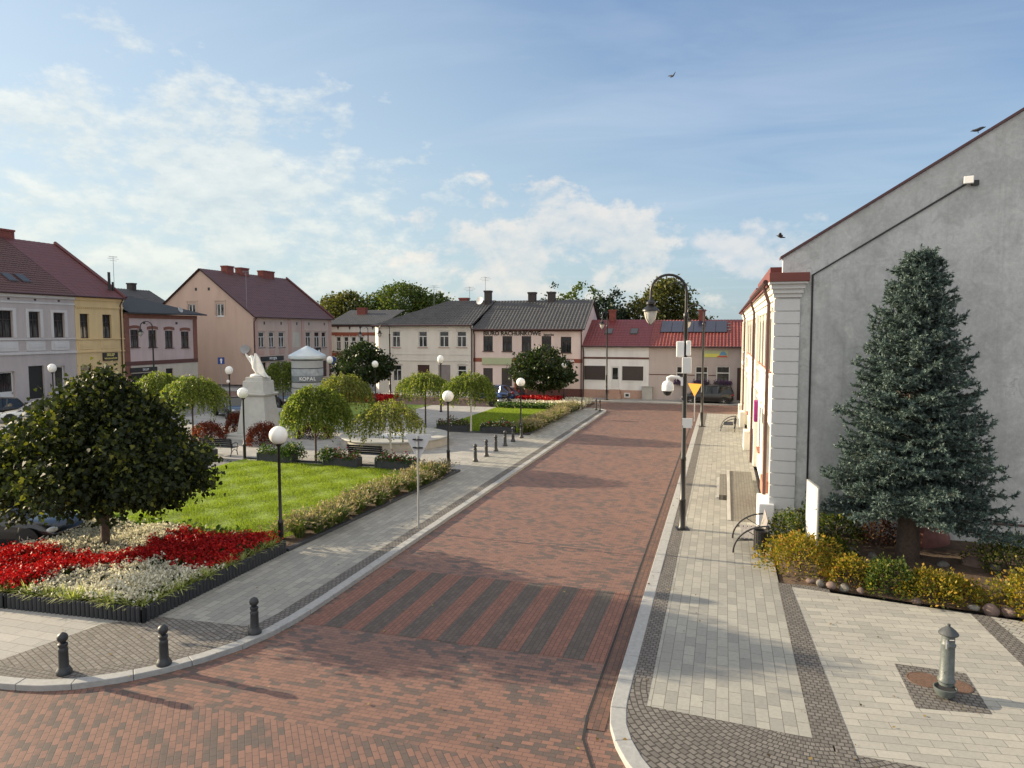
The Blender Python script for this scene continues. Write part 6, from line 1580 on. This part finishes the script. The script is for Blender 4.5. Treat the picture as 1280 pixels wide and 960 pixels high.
# ornamental grass strips: two clumps repeated
def grass_clump(label, loc, seed, group):
    t = thing('ornamental_grass', label, 'grass clump', loc, 0, group)
    rs = np.random.RandomState(seed); Q = []
    n = 330
    a = rs.uniform(0, 2 * PI, n); L_ = rs.uniform(.35, .74, n); sp = rs.uniform(.1, .6, n)
    b0 = np.column_stack([np.cos(a) * .14 * rs.uniform(0, 1, n), np.sin(a) * .14 * rs.uniform(0, 1, n), np.zeros(n)])
    o = np.column_stack([np.cos(a), np.sin(a), np.zeros(n)]); side = np.column_stack([-np.sin(a), np.cos(a), np.zeros(n)])
    S = [0, .35, .7, 1.]
    pt = [b0 + o * (sp * (s ** 1.7))[:, None] + np.array([0, 0, 1]) * (L_ * (s - .38 * sp * s ** 3))[:, None] for s in S]
    wd = [.008, .008, .006, .002]
    for j in range(3):
        Q.append(np.stack([pt[j] - side * wd[j], pt[j] + side * wd[j], pt[j + 1] + side * wd[j + 1], pt[j + 1] - side * wd[j + 1]], axis=1))
    soup('blades', np.vstack(Q), 4, LM['straw'], t)
    k = rs.choice(n, 90); tip = pt[3][k]; dd = unit(pt[3][k] - pt[2][k] + rs.normal(0, .1, (90, 3)))
    soup('plumes', np.vstack([leaf_array(tip - dd * .04, .15, OVAL, tdir=dd, rs=rs, width=.045), leaf_array(tip - dd * .04, .15, OVAL, tdir=dd, rs=rs, width=.045)]), 6, LM['plume'], t)
    return t
gn = [grass_clump('feathery ornamental grass clump in the strip beside the near lawn', (-12.3, 18.7, .04), s_, 'ornamental grasses beside the near lawn') for s_ in (1, 2, 3)]
for i in range(36):
    y = 18.2 + i * .305; x = -12.42 + .052 * (y - 18.2) + rnd.uniform(-.2, .2) + (.22 if i % 2 else -.2)
    s_ = rnd.uniform(.8, 1.12)
    if i < 3: c = gn[i]; c.location = (x, y, .04)
    else: c = dup(gn[i % 3], (x, y, .04), rnd.uniform(0, 6))
    c.scale = (s_, s_, s_ * rnd.uniform(.85, 1.1))
for i in range(46):
    y = 42.2 + i * .31; x = -11.75 + .012 * (y - 42) + rnd.uniform(-.15, .15) + (.22 if i % 2 else -.22); s_ = rnd.uniform(.8, 1.15)
    c = dup(gn[i % 3], (x, y, .04), rnd.uniform(0, 6), 'feathery ornamental grass clump in the strip beside the far lawn'); c['group'] = 'ornamental grasses beside the far lawn'; c.scale = (s_ * 1.1, s_ * 1.1, s_)

# near flower bed: palisade edging, soil, flowers
pal = MB()
path = [(-19.2, 11.62), (-15.6, 11.85), (-11.95, 12.08), (-11.92, 17.2)]
for (a, b) in zip(path, path[1:]):
    L_ = math.dist(a, b); n = int(L_ / .115)
    for i in range(n + 1):
        x = a[0] + (b[0] - a[0]) * i / n; y = a[1] + (b[1] - a[1]) * i / n
        pal.lathe([(.058, -.1), (.058, .30), (.045, .335), (.01, .34)], (x, y, 0), 10)
tag(pal.build('palisade_edging', mt['palisade'] if 'palisade' in mt else mm('palisade', (.018, .02, .024), .6, .25, 9, .2, 40), smooth=True), 'dark palisade edging of upright rounded posts round the flower bed', 'edging')
struct(MB().slab([(-19.2, 11.7), (-15.6, 11.93), (-12.0, 12.14), (-11.97, 17.2), (-18.9, 17.5)], -.2, .2).build('flower_bed_soil', mt['soil']))


def inside(P, poly):
    x, y = P[:, 0], P[:, 1]; r_ = np.zeros(len(P), bool); n = len(poly)
    for i in range(n):
        x1, y1 = poly[i]; x2, y2 = poly[(i + 1) % n]
        c = ((y1 > y) != (y2 > y)) & (x < (x2 - x1) * (y - y1) / (y2 - y1 + 1e-12) + x1); r_ ^= c
    return r_
bed = [(-19.1, 11.72), (-15.6, 12.0), (-12.08, 12.2), (-12.02, 17.15), (-18.8, 17.4)]
regs = {'white_flower': [[(-12.05, 12.2), (-15.3, 12.02), (-15.3, 13.3), (-13.9, 14.6), (-12.6, 14.45), (-12.05, 14.75)], [(-18.9, 14.6), (-18.8, 17.4), (-15.3, 17.2), (-15.0, 14.9), (-16.5, 14.4)]],
        'red_flower': [[(-15.3, 13.4), (-13.9, 14.6), (-12.6, 14.5), (-12.05, 14.8), (-12.02, 17.15), (-15.3, 17.15), (-15.1, 14.9), (-16.5, 14.4)], [(-19.05, 11.9), (-15.4, 12.05), (-15.3, 13.4), (-16.5, 14.4), (-18.9, 14.6)]]}
rs = np.random.RandomState(9)
N_P = 3200
P0 = np.column_stack([rs.uniform(-19.1, -12, N_P), rs.uniform(11.75, 17.4, N_P)])
P0 = P0[inside(P0, bed)]
FOL = []
for kind, polys in regs.items():
    msk = np.zeros(len(P0), bool)
    for p in polys: msk |= inside(P0 + rs.normal(0, .13, P0.shape), p)
    Q = P0[msk]
    h = .33 + .10 * np.sin(Q[:, 0] * 2.1) * np.cos(Q[:, 1] * 1.7) + rs.uniform(-.05, .08, len(Q))
    if kind == 'red_flower': h += .04
    per = 15
    C = np.column_stack([Q, h + .02]); B = np.repeat(C, per, axis=0)
    off = rs.normal(0, 1, B.shape) * np.array([.065, .065, .05]); off[:, 2] = np.abs(off[:, 2])
    D = rs.normal(0, .6, B.shape); D[:, 2] += .5
    o = soup('red_bedding_flowers' if kind == 'red_flower' else 'white_bedding_flowers', leaf_array(B + off, .06 * rs.uniform(.7, 1.3, len(B)), OVAL, tdir=D, up=.8, rs=rs), 6, LM[kind])
    tag(o, ('mass of red bedding flowers in the near flower bed' if kind == 'red_flower' else 'mass of creamy white bedding flowers in the near flower bed'), 'flowers', kind='stuff')
    FOL.append(np.column_stack([Q, h]))
FO = np.vstack(FOL); B = np.repeat(FO, 9, axis=0); B[:, 2] = .2 + (B[:, 2] - .2) * rs.uniform(.2, 1.0, len(B)); B[:, :2] += rs.normal(0, .06, (len(B), 2))
tag(soup('bedding_leaves', leaf_array(B, .09, DIAMOND, up=.5, rs=rs), 4, LM['bed_leaf']), 'green leaves under the bedding flowers of the near bed', 'foliage', kind='stuff')
# pale striped grass along the edging, and at the back of the bed
E0 = []
for (a, b) in (((-19.1, 11.85), (-15.6, 12.05)), ((-15.6, 12.05), (-12.15, 12.26)), ((-12.12, 12.3), (-12.08, 17.1))):
    L_ = math.dist(a, b); n = int(L_ * 7)
    for i in range(n):
        f = rnd.random(); E0.append((a[0] + (b[0] - a[0]) * f + rnd.gauss(0, .05), a[1] + (b[1] - a[1]) * f + rnd.gauss(0, .05), .2))
E0 = np.array(E0); n = len(E0) * 26; B = np.repeat(E0, 26, axis=0)
a = rs.uniform(0, 2 * PI, n); o = np.column_stack([np.cos(a), np.sin(a), np.zeros(n)]); sd_ = np.column_stack([-np.sin(a), np.cos(a), np.zeros(n)]); L_ = rs.uniform(.26, .5, n); sp = rs.uniform(.3, 1, n)
p = [B + o * (L_ * sp * s)[:, None] + np.array([0, 0, 1]) * (L_ * (1.1 * s - sp * .9 * s * s))[:, None] for s in (0, .5, 1.)]
w_ = [.011, .015, .003]
tag(soup('striped_edging_grass', np.vstack([np.stack([p[j] - sd_ * w_[j], p[j] + sd_ * w_[j], p[j + 1] + sd_ * w_[j + 1], p[j + 1] - sd_ * w_[j + 1]], axis=1) for j in range(2)]), 4, LM['striped_grass']), 'pale striped grass along the edge of the near flower bed', 'grass', kind='stuff')
n = 2600; B = np.column_stack([rs.uniform(-22, -12.6, n), 17.45 + rs.normal(0, .2, n), np.full(n, .1) + rs.uniform(0, .35, n)]); B = B[(B[:, 0] < -18.2) | (rs.uniform(0, 1, n) < .35)]
tag(soup('fern_edging', leaf_array(B, .16, DIAMOND, up=.4, rs=rs), 4, LM['planter_green']), 'low green ferny planting behind the near flower bed', 'foliage', kind='stuff')

# lawn grass
n = 95000
B = np.column_stack([rs.uniform(-22.5, -12.5, n), rs.uniform(17.6, 29.2, n), np.full(n, .03)])
B = B[B[:, 0] < -12.62 + .03 * (B[:, 1] - 17.4)]; n = len(B)
D = rs.normal(0, .45, (n, 3)); D[:, 2] = 1
hh_ = .045 + .06 * (np.sin(B[:, 0] * 3.1 + B[:, 1] * .8) * np.sin(B[:, 1] * 2.7) + rs.uniform(0, 1, n))
tag(soup('lawn_grass', leaf_array(B, hh_, BLADE, tdir=D, rs=rs, width=.016), 3, LM['lawn_blade']), 'short bright green grass of the near lawn', 'grass', kind='stuff')
n = 30000; B = np.column_stack([rs.uniform(-17.9, -12.1, n), rs.uniform(41.9, 56, n), np.full(n, .03)]); D = rs.normal(0, .45, (n, 3)); D[:, 2] = 1
tag(soup('lawn_grass', leaf_array(B, .08, BLADE, tdir=D, rs=rs, width=.034), 3, LM['lawn_blade']), 'short green grass of the far lawn', 'grass', kind='stuff')

# far flower beds
def far_bed(label, poly, lm, seed, n, h=.4):
    rs = np.random.RandomState(seed); xs = [p[0] for p in poly]; ys_ = [p[1] for p in poly]
    P = np.column_stack([rs.uniform(min(xs), max(xs), n), rs.uniform(min(ys_), max(ys_), n)]); P = P[inside(P, poly)]; n = len(P)
    P = np.column_stack([P, rs.uniform(.05, 1, n) ** .6 * h])
    o = soup('bedding_flowers', leaf_array(P, .16, OVAL, up=.6, rs=rs), 6, LM[lm]); tag(o, label, 'flowers', kind='stuff')
struct(MB().slab([(-18.6, 57.8), (-10.9, 56.3), (-10.9, 62.6), (-18.6, 63)], -.3, .02).build('far_bed_soil', mt['soil']))
far_bed('red flowers of the far bed under the dark tree by the pink house', [(-17.6, 60), (-13.6, 59.4), (-13.6, 62.4), (-17.6, 62.6)], 'red_flower', 1, 4200, .5)
far_bed('white flowers at the near side of the far bed', [(-18.4, 57.6), (-13.4, 57.2), (-13.4, 59.4), (-18.4, 60)], 'white_flower', 2, 2600, .35)
far_bed('white flowers at the street corner of the far bed', [(-13.2, 57.2), (-11, 56.6), (-11, 62), (-13.2, 62)], 'white_flower', 3, 2000, .45)
far_bed('ring of red flowers under the round tree by the ivory house', [(-36, 57), (-29, 57), (-29, 60.5), (-36, 60.5)], 'red_flower', 4, 4500, .45)
far_bed('white and green flowers at the back of the far lawn', [(-18, 55.3), (-12.4, 55.3), (-12.4, 56.8), (-18, 56.8)], 'planter_green', 5, 2200, .4)

# trees behind the houses
def far_tree(label, loc, prof, cl, per, crad, ls, lm, seed, name='leafy_tree'):
    return leafy_tree(name, label, 'tree', loc, prof, cl, per, crad, ls, LM[lm], DIAMOND, seed, .3, limbs=7, group='trees behind the far houses')
far_tree('large rounded green tree rising behind the ivory house roof', (-53.0, 112, 0), [(3, 3), (6, 5.8), (9, 6.8), (11.5, 5.6), (13.4, 2.8), (14.2, .6)], 420, 50, .75, .5, 'tree_far', 31)
far_tree('broad green tree joined to the right of the large rounded one', (-47.5, 114, 0), [(3, 3), (6, 4.2), (9, 4.6), (11, 3.2), (12.4, .8)], 260, 48, .7, .55, 'tree_far', 32)
far_tree('lighter olive tree behind the brown banded house', (-62.5, 110, 0), [(3, 2.5), (6, 4), (9, 4.4), (11.2, 3), (12.6, .6)], 240, 46, .7, .55, 'tree_olive', 33)
far_tree('loose small tree at the left end of the far tree group', (-67.0, 113, 0), [(3, 2), (6, 3), (9, 3.4), (11.4, 2.2), (12.6, .5)], 90, 38, .6, .5, 'tree_olive', 34)
far_tree('thin sparse tree above the right chimney of the pale pink house', (-18.2, 90, 0), [(5, 1), (8, 2.6), (10, 3.0), (11.6, 2.4), (12.2, .6)], 60, 30, .35, .4, 'tree_far', 35)
far_tree('spiky sparse tree just left of the thin one', (-21.4, 91, 0), [(5, .8), (8, 1.4), (10, 1.3), (11.6, .7), (12.6, .2)], 45, 26, .28, .35, 'fir_far', 36)
far_tree('low dark tree behind the white gable end', (-15.5, 92, 0), [(4, 2), (7, 3), (9, 2.4), (10.4, .6)], 110, 36, .5, .45, 'fir_far', 37)
far_tree('dark conical fir behind the low white house', (-13.0, 90, 0), [(2, 2.8), (5, 2.4), (8, 1.6), (10, .8), (11.6, .15)], 150, 38, .4, .4, 'fir_far', 38, 'fir_tree')
far_tree('tall drooping birch behind the solar panel roof', (-6.9, 92, 0), [(3, 2.6), (6, 3.4), (9, 3.2), (11.2, 2.2), (12.9, .7)], 280, 48, .5, .42, 'tree_olive', 39)
far_tree('shorter drooping birch left of the tall one', (-9.8, 91, 0), [(3, 2), (6, 2.8), (8.5, 2.4), (10.2, .9), (10.8, .3)], 120, 42, .5, .42, 'tree_olive', 40)
far_tree('green tree far behind the motley roofs at the right', (-3.2, 95, 0), [(2, 2), (5, 2.6), (7.5, 2.0), (8.8, .5)], 90, 40, .5, .42, 'tree_olive', 41)

# leaves blown on to the paving
n = 420; B = np.column_stack([rs.uniform(-13.5, 5, n), rs.uniform(10, 40, n), np.full(n, .012)])
B[:, 2] = np.where((B[:, 0] > -8.9) & (B[:, 0] < -1.7), ROAD + .018, .012); B = B[~((B[:, 0] < -11) & (B[:, 1] > 12) & (B[:, 1] < 30)) & ~((B[:, 0] > 1) & (B[:, 1] > 18))]
n = len(B); a = rs.uniform(0, 2 * PI, n); D = np.column_stack([np.cos(a), np.sin(a), rs.uniform(0, .3, n)])
LM['fallen'] = leafmat('fallen_leaf', [(0, (.08, .05, .02)), (.6, (.20, .13, .04)), (1, (.32, .26, .08))], .2)
tag(soup('fallen_leaves', leaf_array(B, .06 * rs.uniform(.5, 1.4, n), DIAMOND, tdir=D, up=4, rs=rs), 4, LM['fallen']), 'dry leaves scattered over the road and pavements', 'leaves', kind='stuff')
